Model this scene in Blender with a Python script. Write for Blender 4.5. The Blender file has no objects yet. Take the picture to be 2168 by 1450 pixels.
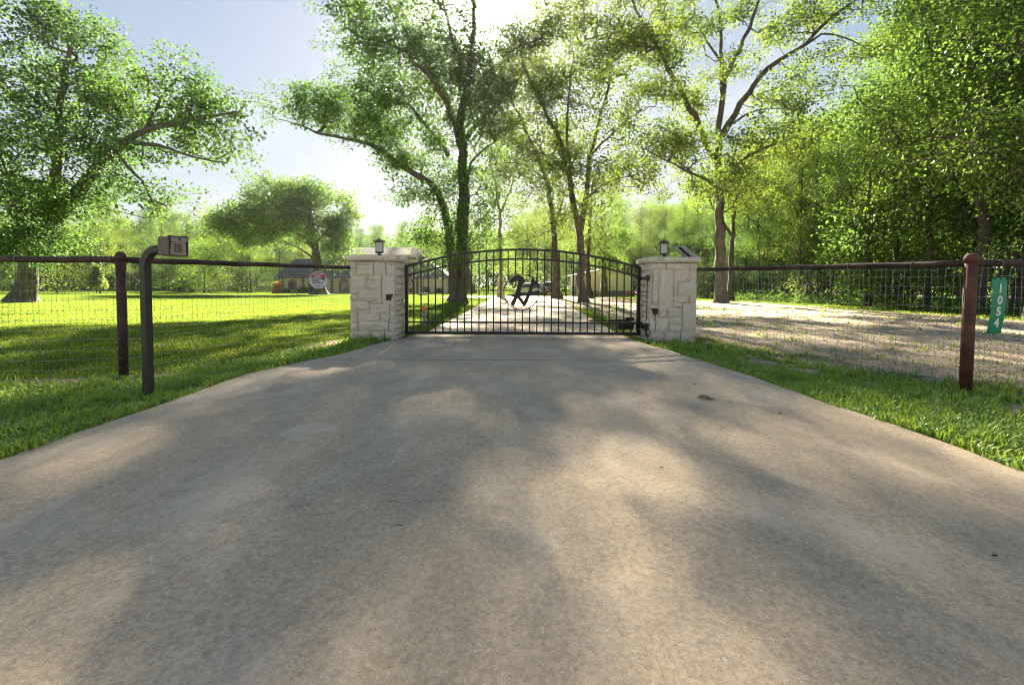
import bpy, math, random
import numpy as np
from mathutils import Vector, Matrix

random.seed(7)
RNG = np.random.default_rng(11)
SC = bpy.context.scene
COL = SC.collection

# ------------------------------------------------------------------ camera, light, exposure
F = 963.0; CAMH = 1.2; PITCH = math.atan(0.04); ROLL = math.radians(0.3); PY0 = 641.6
CAM = np.array([0.0, 0.0, CAMH])
_r0 = np.array([1.0, 0, 0]); _u0 = np.array([0, math.sin(PITCH), math.cos(PITCH)]); _f0 = np.array([0, math.cos(PITCH), -math.sin(PITCH)])
_R = math.cos(ROLL) * _r0 + math.sin(ROLL) * _u0
_U = -math.sin(ROLL) * _r0 + math.cos(ROLL) * _u0
cam_d = bpy.data.cameras.new('camera')
cam_d.sensor_width = 36; cam_d.sensor_fit = 'HORIZONTAL'; cam_d.lens = 36 * F / 2168
cam_d.shift_y = -(725 - PY0) / 2168
cam_d.clip_start = 0.05; cam_d.clip_end = 2000
cam = bpy.data.objects.new('camera', cam_d); COL.objects.link(cam)
m = Matrix.Identity(4)
for i in range(3):
    m[i][0] = _R[i]; m[i][1] = _U[i]; m[i][2] = -_f0[i]; m[i][3] = CAM[i]
cam.matrix_world = m
SC.camera = cam

SUN_EL = math.radians(29.6); SUN_AZ = math.radians(-3.6)     # azimuth from +Y towards +X
SUN_DIR = Vector((math.sin(SUN_AZ) * math.cos(SUN_EL), math.cos(SUN_AZ) * math.cos(SUN_EL), math.sin(SUN_EL)))
sl = bpy.data.lights.new('sun', 'SUN'); sl.energy = 5.0; sl.angle = math.radians(0.9); sl.color = (1.0, 0.90, 0.72)
so = bpy.data.objects.new('sun', sl); COL.objects.link(so)
so.rotation_euler = SUN_DIR.to_track_quat('Z', 'Y').to_euler()
SC.view_settings.view_transform = 'Standard'; SC.view_settings.look = 'None'
SC.view_settings.gamma = 1.0; SC.view_settings.exposure = 3.35
SC.view_settings.use_curve_mapping = False

W = bpy.data.worlds.new('World'); SC.world = W; W.use_nodes = True
nt = W.node_tree; nt.nodes.clear()
def wn(t, **k):
    n = nt.nodes.new(t)
    for a, b in k.items(): setattr(n, a, b)
    return n
out = wn('ShaderNodeOutputWorld'); bg = wn('ShaderNodeBackground'); bg.inputs['Strength'].default_value = 0.052
sky = wn('ShaderNodeTexSky', sky_type='NISHITA', sun_disc=False, sun_elevation=SUN_EL, sun_rotation=SUN_AZ,
         air_density=0.85, dust_density=0.1, ozone_density=2.0, altitude=0)
geo = wn('ShaderNodeTexCoord')
mp = wn('ShaderNodeMapping'); mp.inputs['Scale'].default_value = (1.0, 1.0, 3.2)
nz = wn('ShaderNodeTexNoise'); nz.inputs['Scale'].default_value = 2.6; nz.inputs['Detail'].default_value = 7; nz.inputs['Roughness'].default_value = 0.55
nz.inputs['Distortion'].default_value = 0.6
cr = wn('ShaderNodeMapRange'); cr.inputs['From Min'].default_value = 0.5; cr.inputs['From Max'].default_value = 0.78
cr.inputs['To Max'].default_value = 0.55
mx = wn('ShaderNodeMix', data_type='RGBA'); mx.inputs['B'].default_value = (2.2, 2.22, 2.25, 1)
L = nt.links.new
L(geo.outputs['Generated'], mp.inputs['Vector']); L(mp.outputs['Vector'], nz.inputs['Vector']); L(nz.outputs['Fac'], cr.inputs['Value'])
L(cr.outputs['Result'], mx.inputs['Factor']); hs = wn('ShaderNodeHueSaturation'); hs.inputs['Saturation'].default_value = 1.0; L(sky.outputs['Color'], hs.inputs['Color']); tn = wn('ShaderNodeMix', data_type='RGBA', blend_type='MULTIPLY'); tn.inputs['Factor'].default_value = 1; tn.inputs['B'].default_value = (1.22, .96, .85, 1); L(hs.outputs['Color'], tn.inputs['A']); KN = 2.15
def vm(op, a, b):
    n = wn('ShaderNodeVectorMath', operation=op)
    for i, v in enumerate((a, b)):
        if isinstance(v, tuple): n.inputs[i].default_value = v
        else: L(v, n.inputs[i])
    return n.outputs[0]
den = vm('ADD', vm('DIVIDE', tn.outputs['Result'], (KN, KN, KN)), (1, 1, 1)); h2 = wn('ShaderNodeHueSaturation'); h2.inputs['Saturation'].default_value = 1.6; L(vm('DIVIDE', tn.outputs['Result'], den), h2.inputs['Color']); L(h2.outputs['Color'], mx.inputs['A'])
# aureole: the bright halo that hazy air shows round the sun
dt = wn('ShaderNodeVectorMath', operation='DOT_PRODUCT'); dt.inputs[1].default_value = SUN_DIR
L(geo.outputs['Generated'], dt.inputs[0])
def mth(op, a, b):
    n = wn('ShaderNodeMath', operation=op)
    for i, v in enumerate((a, b)):
        if isinstance(v, (int, float)): n.inputs[i].default_value = v
        else: L(v, n.inputs[i])
    return n.outputs[0]
dd = mth('MAXIMUM', dt.outputs['Value'], 0.0)
g1 = mth('MULTIPLY', mth('POWER', dd, 1800.0), 240.0)
g2 = mth('MULTIPLY', mth('POWER', dd, 200.0), 9.0)
gs = mth('ADD', g1, g2)
gc = wn('ShaderNodeMix', data_type='RGBA', blend_type='ADD'); gc.inputs['Factor'].default_value = 1
cmb = wn('ShaderNodeCombineColor'); L(gs, cmb.inputs[0]); L(mth('MULTIPLY', gs, 0.96), cmb.inputs[1]); L(mth('MULTIPLY', gs, 0.86), cmb.inputs[2])
L(mx.outputs['Result'], gc.inputs['A']); L(cmb.outputs['Color'], gc.inputs['B'])
L(gc.outputs['Result'], bg.inputs['Color']); L(bg.outputs['Background'], out.inputs['Surface'])
SC.cycles.max_bounces = 8; SC.cycles.diffuse_bounces = 3; SC.cycles.glossy_bounces = 3; SC.cycles.transmission_bounces = 5
SC.cycles.transparent_max_bounces = 8
try:
    SC.cycles.sample_clamp_indirect = 6.0
    SC.cycles.use_denoising = True
    SC.cycles.pixel_filter_type = 'BLACKMAN_HARRIS'; SC.cycles.filter_width = 1.05; SC.render.filter_size = 1.05
except Exception: pass

# ------------------------------------------------------------------ pixel -> place helpers
def ray(px, py):
    d = (px - 1084) / F * _R - (py - PY0) / F * _U + _f0
    return d / d[1]
def at(px, py, Y):
    return CAM + ray(px, py) * Y

def sstep(t):
    t = np.clip(t, 0, 1); return t * t * (3 - 2 * t)
def _hash(ix, iy, s):
    v = np.sin(ix * 127.1 + iy * 311.7 + s * 74.7) * 43758.5453
    return v - np.floor(v)
def vnoise(X, Y, sc, s=0):
    x = np.asarray(X, float) * sc; y = np.asarray(Y, float) * sc
    ix = np.floor(x); iy = np.floor(y); fx = x - ix; fy = y - iy
    fx = fx * fx * (3 - 2 * fx); fy = fy * fy * (3 - 2 * fy)
    a = _hash(ix, iy, s); b = _hash(ix + 1, iy, s); c = _hash(ix, iy + 1, s); d = _hash(ix + 1, iy + 1, s)
    return (a * (1 - fx) + b * fx) * (1 - fy) + (c * (1 - fx) + d * fx) * fy
def gz(X, Y):                     # large form of the land: falls a little towards the house
    return -0.3 * sstep((np.asarray(Y, float) - 30) / 45)
def ground_at(px, py):
    Y = 10.0
    r = ray(px, py)
    for _ in range(30):
        Y = (CAMH - float(gz(0, Y))) / max(1e-4, -r[2])
    return np.array([r[0] * Y, Y, float(gz(0, Y))])

_le = [(0, 975), (300, 873), (520, 793), (650, 765), (720, 752), (800, 728), (855, 715), (905, 703), (985, 662), (1050, 628)]
_re = [(2168, 1000), (1900, 905), (1640, 815), (1440, 750), (1370, 730), (1310, 708), (1240, 668), (1180, 635)]
_L = np.array([ground_at(*p)[:2] for p in _le]); _Rr = np.array([ground_at(*p)[:2] for p in _re])
def xl(Y): return np.interp(Y, _L[:, 1], _L[:, 0]) + 0.05 * (vnoise(Y, 0, 1.3, 5) - .5) + .025 * (vnoise(Y, 3, 6, 15) - .5)
def xr(Y): return np.interp(Y, _Rr[:, 1], _Rr[:, 0]) + 0.05 * (vnoise(Y, 9, 1.3, 6) - .5) + .025 * (vnoise(Y, 5, 6, 16) - .5)
PILL = (-3.42, 9.62); PILR = (3.9, 9.62)
LPOST = (-4.74, 5.52); RPOST = (5.05, 5.02)
def fence_d(X, Y):
    """distance to the fence lines"""
    d = np.full(np.shape(X), 99.0)
    for (ax, ay), (bx, by) in (((-16, 5.35), LPOST), (LPOST, (-3.45, 9.9)), ((3.9, 9.9), RPOST), (RPOST, (16, 4.9))):
        vx, vy = bx - ax, by - ay
        t = np.clip(((X - ax) * vx + (Y - ay) * vy) / (vx * vx + vy * vy), 0, 1)
        d = np.minimum(d, np.hypot(X - ax - t * vx, Y - ay - t * vy))
    return d
def cover(X, Y):
    """how much grass grows: 1 lawn, 0 bare"""
    X = np.asarray(X, float); Y = np.asarray(Y, float)
    c = np.ones(np.broadcast(X, Y).shape)
    n = 0.36 * vnoise(X, Y, 0.9, 1) + 0.3 * vnoise(X, Y, 2.3, 2) + 0.34 * vnoise(X, Y, 6.5, 3)
    fd = fence_d(X, Y)
    lawnY = np.interp(X, [-16, LPOST[0], -3.45], [5.35, 5.52, 9.9])
    c = np.where((X < 0) & (Y < lawnY), .97, c)
    c = c - 0.5 * np.exp(-((fd - .05) / 0.3) ** 2)
    right = X > (xl(np.clip(Y, 3, 46)) + xr(np.clip(Y, 3, 36))) / 2
    fenceX = np.interp(Y, [5.02, 9.9], [RPOST[0], 3.9])
    yard = right & (((Y > 5.02) & (X > fenceX)) | (Y > 10))
    verge = right & ~yard
    dv = fd
    cv = 0.92 - 0.42 * np.exp(-((dv - .5) / 0.45) ** 2)
    c = np.where(verge, cv, c)
    edge = X - xr(np.clip(Y, 3, 36))
    cy = 0.16 + 0.55 * np.exp(-(np.maximum(edge, 0) / 1.1) ** 2) * (Y > 10) * (Y < 24)
    cy = cy + 0.4 * np.exp(-(fd / 0.7) ** 2)
    fe = np.interp(Y, [0, 20, 33, 50], [19, 17.5, 17, 9])
    cy = cy + 0.85 * sstep((X - fe) / 2.0)
    cy = np.where((Y > 48), 0.9, cy)
    cy = np.where((X > 27), 0.55, cy)
    c = np.where(yard, cy, c)
    return np.clip(c + (n - 0.5) * 1.15, 0, 1), yard
def hz(X, Y):
    """ground surface height"""
    b = 0.05 * (vnoise(X, Y, 0.7, 8) - .5) + 0.035 * (vnoise(X, Y, 2.4, 9) - .5)
    fade = sstep((np.maximum(np.asarray(X) - xr(np.clip(Y, -5, 36)), xl(np.clip(Y, -5, 46)) - np.asarray(X))) / 0.5)
    return gz(X, Y) + b * fade - 0.004

# ------------------------------------------------------------------ object helpers
def tag(o, label=None, cat=None, group=None, kind=None):
    if label: o['label'] = label
    if cat: o['category'] = cat
    if group: o['group'] = group
    if kind: o['kind'] = kind
    return o
def empty(name, loc, label=None, cat=None, group=None, kind=None, rz=0):
    o = bpy.data.objects.new(name, None); COL.objects.link(o)
    o.location = tuple(float(v) for v in loc); o.rotation_euler = (0, 0, rz); o.empty_display_size = .2
    return tag(o, label, cat, group, kind)
def link(name, me, parent=None, loc=None, rot=None, rel=True):
    """link mesh; world coordinates are kept when rel is True and the parent is an unrotated empty"""
    o = bpy.data.objects.new(name, me); COL.objects.link(o)
    if parent is not None: o.parent = parent
    if loc is not None: o.location = tuple(float(v) for v in loc)
    if rot is not None: o.rotation_euler = rot
    return o
def np_mesh(name, V, Fc, mat, smooth=False):
    """V (n,3); Fc list of index arrays all of one size (m,k)"""
    me = bpy.data.meshes.new(name)
    V = np.asarray(V, np.float32); Fc = np.asarray(Fc, np.int32)
    k = Fc.shape[1]
    me.vertices.add(len(V)); me.vertices.foreach_set('co', V.ravel())
    me.loops.add(Fc.size); me.loops.foreach_set('vertex_index', Fc.ravel())
    me.polygons.add(len(Fc)); me.polygons.foreach_set('loop_start', np.arange(0, Fc.size, k, dtype=np.int32))
    me.update(calc_edges=True); me.validate()
    if smooth: me.polygons.foreach_set('use_smooth', np.ones(len(Fc), bool))
    if mat: me.materials.append(mat)
    return me
class MB:
    def __init__(s): s.v = []; s.f = []
    def add(s, vs, fs):
        n = len(s.v); s.v += [tuple(float(c) for c in v) for v in vs]; s.f += [tuple(i + n for i in f) for f in fs]; return s
    def box(s, c, d, M=None):
        x, y, z = d[0] / 2, d[1] / 2, d[2] / 2
        vs = [Vector((a * x, b * y, e * z)) for e in (-1, 1) for b in (-1, 1) for a in (-1, 1)]
        if M: vs = [M @ v for v in vs]
        vs = [v + Vector([float(q) for q in c]) for v in vs]
        return s.add(vs, [(0, 2, 3, 1), (4, 5, 7, 6), (0, 1, 5, 4), (2, 6, 7, 3), (0, 4, 6, 2), (1, 3, 7, 5)])
    def prism(s, poly, axis, a, b):
        """polygon in the two other axes extruded along axis from a to b"""
        def P(u, v, w):
            return (w, u, v) if axis == 0 else ((u, w, v) if axis == 1 else (u, v, w))
        n = len(poly)
        vs = [P(u, v, a) for u, v in poly] + [P(u, v, b) for u, v in poly]
        fs = [tuple(range(n))[::-1], tuple(range(n, 2 * n))] + [(i, (i + 1) % n, n + (i + 1) % n, n + i) for i in range(n)]
        return s.add(vs, fs)
    def tube(s, pts, rad, sides=8, cap=True, flat=None):
        pts = [Vector([float(q) for q in p]) for p in pts]
        if not hasattr(rad, '__len__'): rad = [rad] * len(pts)
        vs = []; n0 = None
        for i, p in enumerate(pts):
            t = (pts[min(i + 1, len(pts) - 1)] - pts[max(i - 1, 0)]).normalized()
            if n0 is None:
                n0 = t.orthogonal().normalized() if flat is None else Vector(flat)
            n0 = (n0 - t * n0.dot(t)).normalized(); b0 = t.cross(n0)
            for k in range(sides):
                a = 2 * math.pi * (k + (.5 if sides == 4 else 0)) / sides
                vs.append(p + (n0 * math.cos(a) + b0 * math.sin(a)) * rad[i])
        fs = []
        for i in range(len(pts) - 1):
            for k in range(sides):
                k2 = (k + 1) % sides
                fs.append((i * sides + k, i * sides + k2, (i + 1) * sides + k2, (i + 1) * sides + k))
        if cap:
            fs.append(tuple(range(sides))[::-1]); fs.append(tuple((len(pts) - 1) * sides + k for k in range(sides)))
        return s.add(vs, fs)
    def lathe(s, prof, c, sides=16):
        c = [float(q) for q in c]
        vs = [(c[0] + r * math.cos(2 * math.pi * k / sides), c[1] + r * math.sin(2 * math.pi * k / sides), c[2] + z) for r, z in prof for k in range(sides)]
        fs = [(i * sides + k, i * sides + (k + 1) % sides, (i + 1) * sides + (k + 1) % sides, (i + 1) * sides + k) for i in range(len(prof) - 1) for k in range(sides)]
        fs.append(tuple(range(sides))[::-1]); fs.append(tuple((len(prof) - 1) * sides + k for k in range(sides)))
        return s.add(vs, fs)
    def build(s, name, mat, parent=None, smooth=False, bevel=0.0, **k):
        me = bpy.data.meshes.new(name); me.from_pydata(s.v, [], s.f); me.update()
        if mat: me.materials.append(mat)
        if parent is not None and k.pop('world', True):
            p = Vector((0, 0, 0)); q = parent
            while q is not None: p += q.location; q = q.parent
            me.transform(Matrix.Translation(-p))
        o = link(name, me, parent, **k)
        if smooth:
            for p_ in me.polygons: p_.use_smooth = True
        if bevel:
            b = o.modifiers.new('bevel', 'BEVEL'); b.width = bevel; b.segments = 2; b.limit_method = 'ANGLE'
        return o

# ------------------------------------------------------------------ materials
def mat_new(name):
    mt = bpy.data.materials.new(name); mt.use_nodes = True
    t = mt.node_tree; t.nodes.clear(); return mt, t
class N:
    def __init__(s, name):
        s.m, s.t = mat_new(name)
        s.out = s.t.nodes.new('ShaderNodeOutputMaterial')
    def n(s, typ, _in=None, **k):
        x = s.t.nodes.new(typ)
        for a, b in k.items(): setattr(x, a, b)
        for a, b in (_in or {}).items():
            if isinstance(b, bpy.types.NodeSocket): s.t.links.new(b, x.inputs[a])
            else: x.inputs[a].default_value = b
        return x
    def noise(s, scale, detail=4, rough=.55, vec=None, dist=0):
        i = {'Scale': scale, 'Detail': detail, 'Roughness': rough, 'Distortion': dist}
        if vec is not None: i['Vector'] = vec
        return s.n('ShaderNodeTexNoise', i).outputs['Fac']
    def mr(s, v, a, b, c=0.0, d=1.0, smooth=False):
        return s.n('ShaderNodeMapRange', {'Value': v, 'From Min': a, 'From Max': b, 'To Min': c, 'To Max': d},
                   interpolation_type='SMOOTHSTEP' if smooth else 'LINEAR').outputs['Result']
    def mix(s, f, a, b, mode='MIX'):
        def c(v): return v if isinstance(v, bpy.types.NodeSocket) else (v[0], v[1], v[2], 1)
        return s.n('ShaderNodeMix', {'Factor': f, 'A': c(a), 'B': c(b)}, data_type='RGBA', blend_type=mode).outputs['Result']
    def math(s, op, a, b=0.0):
        return s.n('ShaderNodeMath', {0: a, 1: b}, operation=op).outputs[0]
    def obj(s): return s.n('ShaderNodeTexCoord').outputs['Object']
    def pos(s): return s.n('ShaderNodeNewGeometry').outputs['Position']
    def rnd(s): return s.n('ShaderNodeNewGeometry').outputs['Random Per Island']
    def mapped(s, v, sc):
        return s.n('ShaderNodeMapping', {'Vector': v, 'Scale': sc}).outputs['Vector']
    def bump(s, h, st=.3, d=.02):
        return s.n('ShaderNodeBump', {'Height': h, 'Strength': st, 'Distance': d}).outputs['Normal']
    def done(s, col, rough=.6, metal=0.0, normal=None, spec=.5, **k):
        i = {'Base Color': col if isinstance(col, bpy.types.NodeSocket) else (*col, 1), 'Roughness': rough, 'Metallic': metal, 'Specular IOR Level': spec}
        if normal is not None: i['Normal'] = normal
        i.update(k)
        p = s.n('ShaderNodeBsdfPrincipled', i)
        s.t.links.new(p.outputs[0], s.out.inputs['Surface']); return s.m

def leaf_mat(name, dark, mid, trans, tw=.5, hue_noise=.25, gl=.2, gr=.5):
    q = N(name)
    r = q.rnd(); ps = q.pos()
    n1 = q.noise(hue_noise, 2, .5, ps)
    n3 = q.noise(1.15, 3, .6, ps)
    c = q.mix(q.math('ADD', q.math('MULTIPLY', r, .6), q.mr(n3, .35, .65, -.1, .5)), dark, mid)
    c = q.mix(q.mr(n1, .4, .7, 0, .5), c, (mid[0] * 1.35, mid[1] * 1.2, mid[2] * .8))
    tcol = q.mix(q.mr(n1, .42, .72), trans, (trans[0] * 1.4, trans[1] * 1.15, trans[2] * .7))
    tcol = q.mix(q.mr(r, 0, 1, 0, .45), tcol, (trans[0] * .45, trans[1] * .55, trans[2] * .6))
    d = q.n('ShaderNodeBsdfDiffuse', {'Color': c})
    t = q.n('ShaderNodeBsdfTranslucent', {'Color': tcol})
    mxs = q.n('ShaderNodeMixShader', {0: tw, 1: d.outputs[0], 2: t.outputs[0]})
    g = q.n('ShaderNodeBsdfAnisotropic', {'Color': (.7, .75, .6, 1), 'Roughness': gr})
    fr = q.n('ShaderNodeFresnel', {'IOR': 1.4})
    m2 = q.n('ShaderNodeMixShader', {0: q.math('MULTIPLY', fr.outputs[0], gl), 1: mxs.outputs[0], 2: g.outputs[0]})
    q.t.links.new(m2.outputs[0], q.out.inputs['Surface']); return q.m
LEAF_OAK = leaf_mat('leaf_oak', (.025, .07, .025), (.05, .11, .03), (.09, .18, .034))
LEAF_OLIVE = leaf_mat('leaf_olive', (.03, .068, .02), (.065, .115, .026), (.165, .245, .032))
LEAF_LIGHT = leaf_mat('leaf_light', (.028, .085, .022), (.06, .13, .028), (.14, .25, .035))
LEAF_DARK = leaf_mat('leaf_dark', (.025, .06, .02), (.055, .105, .028), (.15, .27, .04), .42)
LEAF_PINE = leaf_mat('leaf_pine', (.06, .13, .035), (.12, .2, .05), (.34, .45, .1))
LEAF_RED = leaf_mat('leaf_red', (.35, .07, .02), (.5, .25, .03), (.7, .3, .05), .4, 3)
GRASS = leaf_mat('grass_blade', (.045, .105, .02), (.125, .20, .03), (.27, .38, .035), .5, .8, .05, .6)
WEED = leaf_mat('weed_blade', (.07, .17, .03), (.32, .45, .09), (.42, .58, .07), .42, 2.5, .1, .5)

def bark(name, a, b):
    q = N(name); o = q.obj()
    v = q.mapped(o, (1, 1, .22))
    n1 = q.noise(11, 6, .65, v, .4); n2 = q.noise(1.1, 3, .5, o)
    c = q.mix(q.mr(n1, .35, .65), a, b)
    c = q.mix(q.mr(n2, .5, .72, 0, .5), c, (b[0] * 1.25, b[1] * 1.3, b[2] * 1.3))
    return q.done(c, .95, normal=q.bump(n1, .9, .06), spec=.15)
BARK = bark('bark_grey', (.045, .039, .032), (.145, .13, .11))
BARK_DARK = bark('bark_dark', (.035, .03, .026), (.10, .085, .07))
BARK_PALE = bark('bark_pale', (.09, .08, .07), (.32, .30, .27))

def concrete():
    q = N('driveway_concrete'); p = q.pos()
    base = q.mix(q.mr(q.noise(.45, 5, .6, p), .3, .72), (.50, .365, .22), (.69, .53, .34))
    base = q.mix(q.mr(q.noise(1.1, 6, .7, p, .8), .44, .68, 0, .75), base, (.39, .29, .18))
    base = q.mix(q.mr(q.noise(38, 3, .7, p), .32, .72, 0, .85), base, (.28, .225, .165))
    pw = q.n('ShaderNodeVectorMath', {0: p, 1: q.n('ShaderNodeVectorMath', {0: q.n('ShaderNodeTexNoise', {'Vector': p, 'Scale': 55.0, 'Detail': 2.0}).outputs['Color'], 1: (.022, .022, .022)}, operation='MULTIPLY').outputs[0]}, operation='ADD').outputs[0]
    agg = q.n('ShaderNodeTexVoronoi', {'Vector': pw, 'Scale': 95.0, 'Randomness': 1.0}, feature='F1')
    rr = q.n('ShaderNodeSeparateColor', {0: agg.outputs['Color']}).outputs[0]
    spot = q.math('MULTIPLY', q.mr(agg.outputs['Distance'], .42, .22), q.mr(rr, .55, .62))
    base = q.mix(q.math('MULTIPLY', spot, .65), base, (.60, .55, .47))
    dk = q.math('MULTIPLY', q.mr(agg.outputs['Distance'], .45, .2), q.mr(rr, .3, .22))
    base = q.mix(q.math('MULTIPLY', dk, .4), base, (.09, .08, .07))
    ag2 = q.n('ShaderNodeTexVoronoi', {'Vector': pw, 'Scale': 34.0, 'Randomness': 1.0}, feature='F1')
    r2 = q.n('ShaderNodeSeparateColor', {0: ag2.outputs['Color']}).outputs[1]
    sp2 = q.math('MULTIPLY', q.mr(ag2.outputs['Distance'], .28, .12), q.mr(r2, .88, .96))
    base = q.mix(q.math('MULTIPLY', sp2, .55), base, (.70, .63, .52))
    sy_ = q.n('ShaderNodeSeparateXYZ', {0: p}).outputs[1]
    for jy in (7.12, 13.0, 18.9, 25.0, 31.0):
        e_ = q.math('ABSOLUTE', q.math('SUBTRACT', q.math('ADD', sy_, q.mr(q.noise(6, 3, .7, p), 0, 1, -.012, .012)), jy))
        base = q.mix(q.mr(e_, .035, .010, 0, .5), base, (.10, .08, .06))
    # hairline crack
    sx_ = q.n('ShaderNodeSeparateXYZ', {0: p}).outputs[0]
    ck = q.math('ABSOLUTE', q.math('SUBTRACT', q.math('ADD', sy_, q.mr(q.noise(3.5, 5, .75, p), 0, 1, -.12, .12)), q.math('ADD', 2.47, q.math('MULTIPLY', sx_, .06))))
    ck = q.math('MULTIPLY', q.mr(ck, .0045, .0015, 0, .55), q.math('MULTIPLY', q.mr(sx_, -1.35, -1.1), q.mr(sx_, -.35, -.5)))
    base = q.mix(ck, base, (.08, .065, .05))
    base = q.mix(q.math('MULTIPLY', q.mr(q.noise(.85, 6, .72, q.mapped(p, (1.6, .8, 1))), .5, .7), .55), base, (.68, .56, .42))
    # an old ring shaped spill near the left side, paler than the rest
    def ell(cx, cy, rx, ry):
        s_ = q.n('ShaderNodeSeparateXYZ', {0: p})
        a = q.math('MULTIPLY', q.math('SUBTRACT', s_.outputs[0], cx), 1 / rx)
        b = q.math('MULTIPLY', q.math('SUBTRACT', s_.outputs[1], cy), 1 / ry)
        d = q.math('SQRT', q.math('ADD', q.math('MULTIPLY', a, a), q.math('MULTIPLY', b, b)))
        return q.math('ADD', d, q.mr(q.noise(9, 3, .6, p), 0, 1, -.12, .12))
    s1 = q.mr(ell(-1.62, 3.62, .22, .22), 1.03, .93)
    s2 = q.mr(ell(-1.44, 3.52, .16, .10), .8, 1.15)
    base = q.mix(q.math('MULTIPLY', q.math('MULTIPLY', s1, s2), .3), base, (.60, .53, .43))
    h = q.math('ADD', q.noise(60, 4, .7, p), q.math('MULTIPLY', spot, .5))
    return q.done(base, .88, normal=q.bump(h, .45, .006), spec=.3)
CONCRETE = concrete()
def plain(name, col, rough=.5, metal=0.0, var=.25, scale=30, bump=.1, spec=.5, var2=None):
    q = N(name); o = q.obj()
    n = q.noise(scale, 4, .6, o); n2 = q.noise(scale * .12, 3, .6, o)
    c = q.mix(q.mr(n, .3, .7, 0, var), col, tuple(x * .5 for x in col))
    c = q.mix(q.mr(n2, .45, .7, 0, var), c, var2 or tuple(min(1, x * 1.35) for x in col))
    return q.done(c, rough, metal, normal=q.bump(n, bump, .004), spec=spec)
def ground_mat():
    q = N('ground_soil_and_grass'); p = q.pos()
    cov = q.n('ShaderNodeAttribute', attribute_name='cover').outputs['Fac']
    yard = q.n('ShaderNodeAttribute', attribute_name='yard').outputs['Fac']
    f = q.math('ADD', cov, q.mr(q.noise(14, 4, .7, p), 0, 1, -.28, .28))
    f = q.mr(f, .38, .62)
    g = q.mix(q.mr(q.noise(1.3, 5, .65, p), .3, .7), (.075, .12, .018), (.15, .195, .028))
    g = q.mix(q.mr(q.noise(45, 4, .75, p), .35, .7, 0, .8), g, (.06, .095, .015))
    g = q.mix(q.mr(q.noise(.17, 3, .5, p), .5, .75, 0, .35), g, (.19, .20, .025))
    soil = q.mix(q.mr(q.noise(1.5, 5, .7, p), .3, .7), (.34, .26, .18), (.52, .42, .30))
    litter = q.mix(q.mr(q.noise(26, 5, .8, p), .36, .62), (.20, .155, .11), (.52, .43, .32))
    litter = q.mix(q.mr(q.noise(.8, 4, .6, p), .38, .62, 0, .75), litter, (.33, .265, .20))
    bits = q.n('ShaderNodeTexVoronoi', {'Vector': p, 'Scale': 40.0}, feature='F1')
    r = q.n('ShaderNodeSeparateColor', {0: bits.outputs['Color']}).outputs[0]
    litter = q.mix(q.math('MULTIPLY', q.mr(bits.outputs['Distance'], .45, .3), q.mr(r, .75, .8, 0, .8)), litter, (.58, .49, .37))
    soil = q.mix(yard, soil, litter)
    c = q.mix(f, soil, g)
    h = q.math('ADD', q.math('MULTIPLY', q.noise(30, 5, .75, p), 1.0), q.math('MULTIPLY', q.noise(6, 4, .6, p), 1.5))
    return q.done(c, 1.0, normal=q.bump(h, .9, .03), spec=.0)
GROUND = ground_mat()
def stone_mat():
    q = N('pale_limestone'); o = q.pos(); r = q.n('ShaderNodeObjectInfo').outputs['Random']
    n = q.noise(9, 6, .65, o, .6); n2 = q.noise(60, 4, .7, o); n3 = q.noise(2.2, 4, .7, o)
    c = q.mix(q.mr(n, .3, .7), (.82, .70, .54), (.92, .82, .67))
    c = q.mix(q.mr(r, 0, 1, 0, .4), c, (.78, .66, .50))
    st_ = q.noise(1.0, 4, .7, q.mapped(o, (7, 7, .7)))
    sz_ = q.n('ShaderNodeSeparateXYZ', {0: o}).outputs[2]
    c = q.mix(q.math('MULTIPLY', q.mr(st_, .55, .7), q.mr(sz_, .9, 1.66, 0, .45)), c, (.42, .37, .30))
    c = q.mix(q.mr(n2, .52, .7, 0, .55), c, (.54, .47, .37))
    c = q.mix(q.mr(n3, .58, .72, 0, .5), c, (.50, .43, .34))
    s_ = q.n('ShaderNodeSeparateXYZ', {0: o})
    c = q.mix(q.math('MULTIPLY', q.mr(s_.outputs[2], .32, .05, 0, .75), q.mr(n, .35, .55)), c, (.46, .35, .24))
    h = q.math('ADD', q.math('MULTIPLY', n, 2.0), n2)
    return q.done(c, .92, normal=q.bump(h, .9, .022), spec=.2)
LIME = stone_mat()
MORTAR = plain('mortar', (.56, .48, .37), .95, var=.3, scale=50, bump=.4)
BLACKM = plain('black_painted_steel', (.018, .016, .015), .42, .2, .3, 60, .05)
BRONZE = plain('bronze_painted_steel', (.05, .042, .034), .5, .2, .35, 90, .25)
RUST = plain('rusty_red_pipe', (.085, .026, .014), .7, .1, .9, 26, .5, var2=(.22, .085, .04))
RUSTD = plain('dark_weathered_pipe', (.042, .022, .018), .65, .1, .9, 26, .5, var2=(.13, .055, .035))
WIRE = plain('galvanised_wire', (.30, .32, .34), .45, .6, .3, 40, 0)
WHITE = plain('white_paint', (.75, .75, .73), .5, 0, .15, 20, .05)
GREYBOX = plain('taupe_box_paint', (.115, .09, .065), .55, .1, .25, 90, .3)
GREYFACE = plain('taupe_keypad_face', (.31, .25, .19), .5, .1, .2, 60, .1)
RUBBER = plain('dark_rubber', (.02, .02, .02), .7, 0, .2, 40, .1)
GREEN = plain('green_reflective_sheet', (.0, .24, .12), .35, 0, .12, 8, .02, var2=(.02, .30, .17))
SIGNRED = plain('sign_red', (.55, .03, .05), .4, 0, .1, 8, 0)
SIGNBLK = plain('sign_black', (.02, .02, .025), .4, 0, .1, 8, 0)
ORANGE = plain('orange_reflector', (.95, .22, .01), .25, 0, .1, 20, .1)
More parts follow.
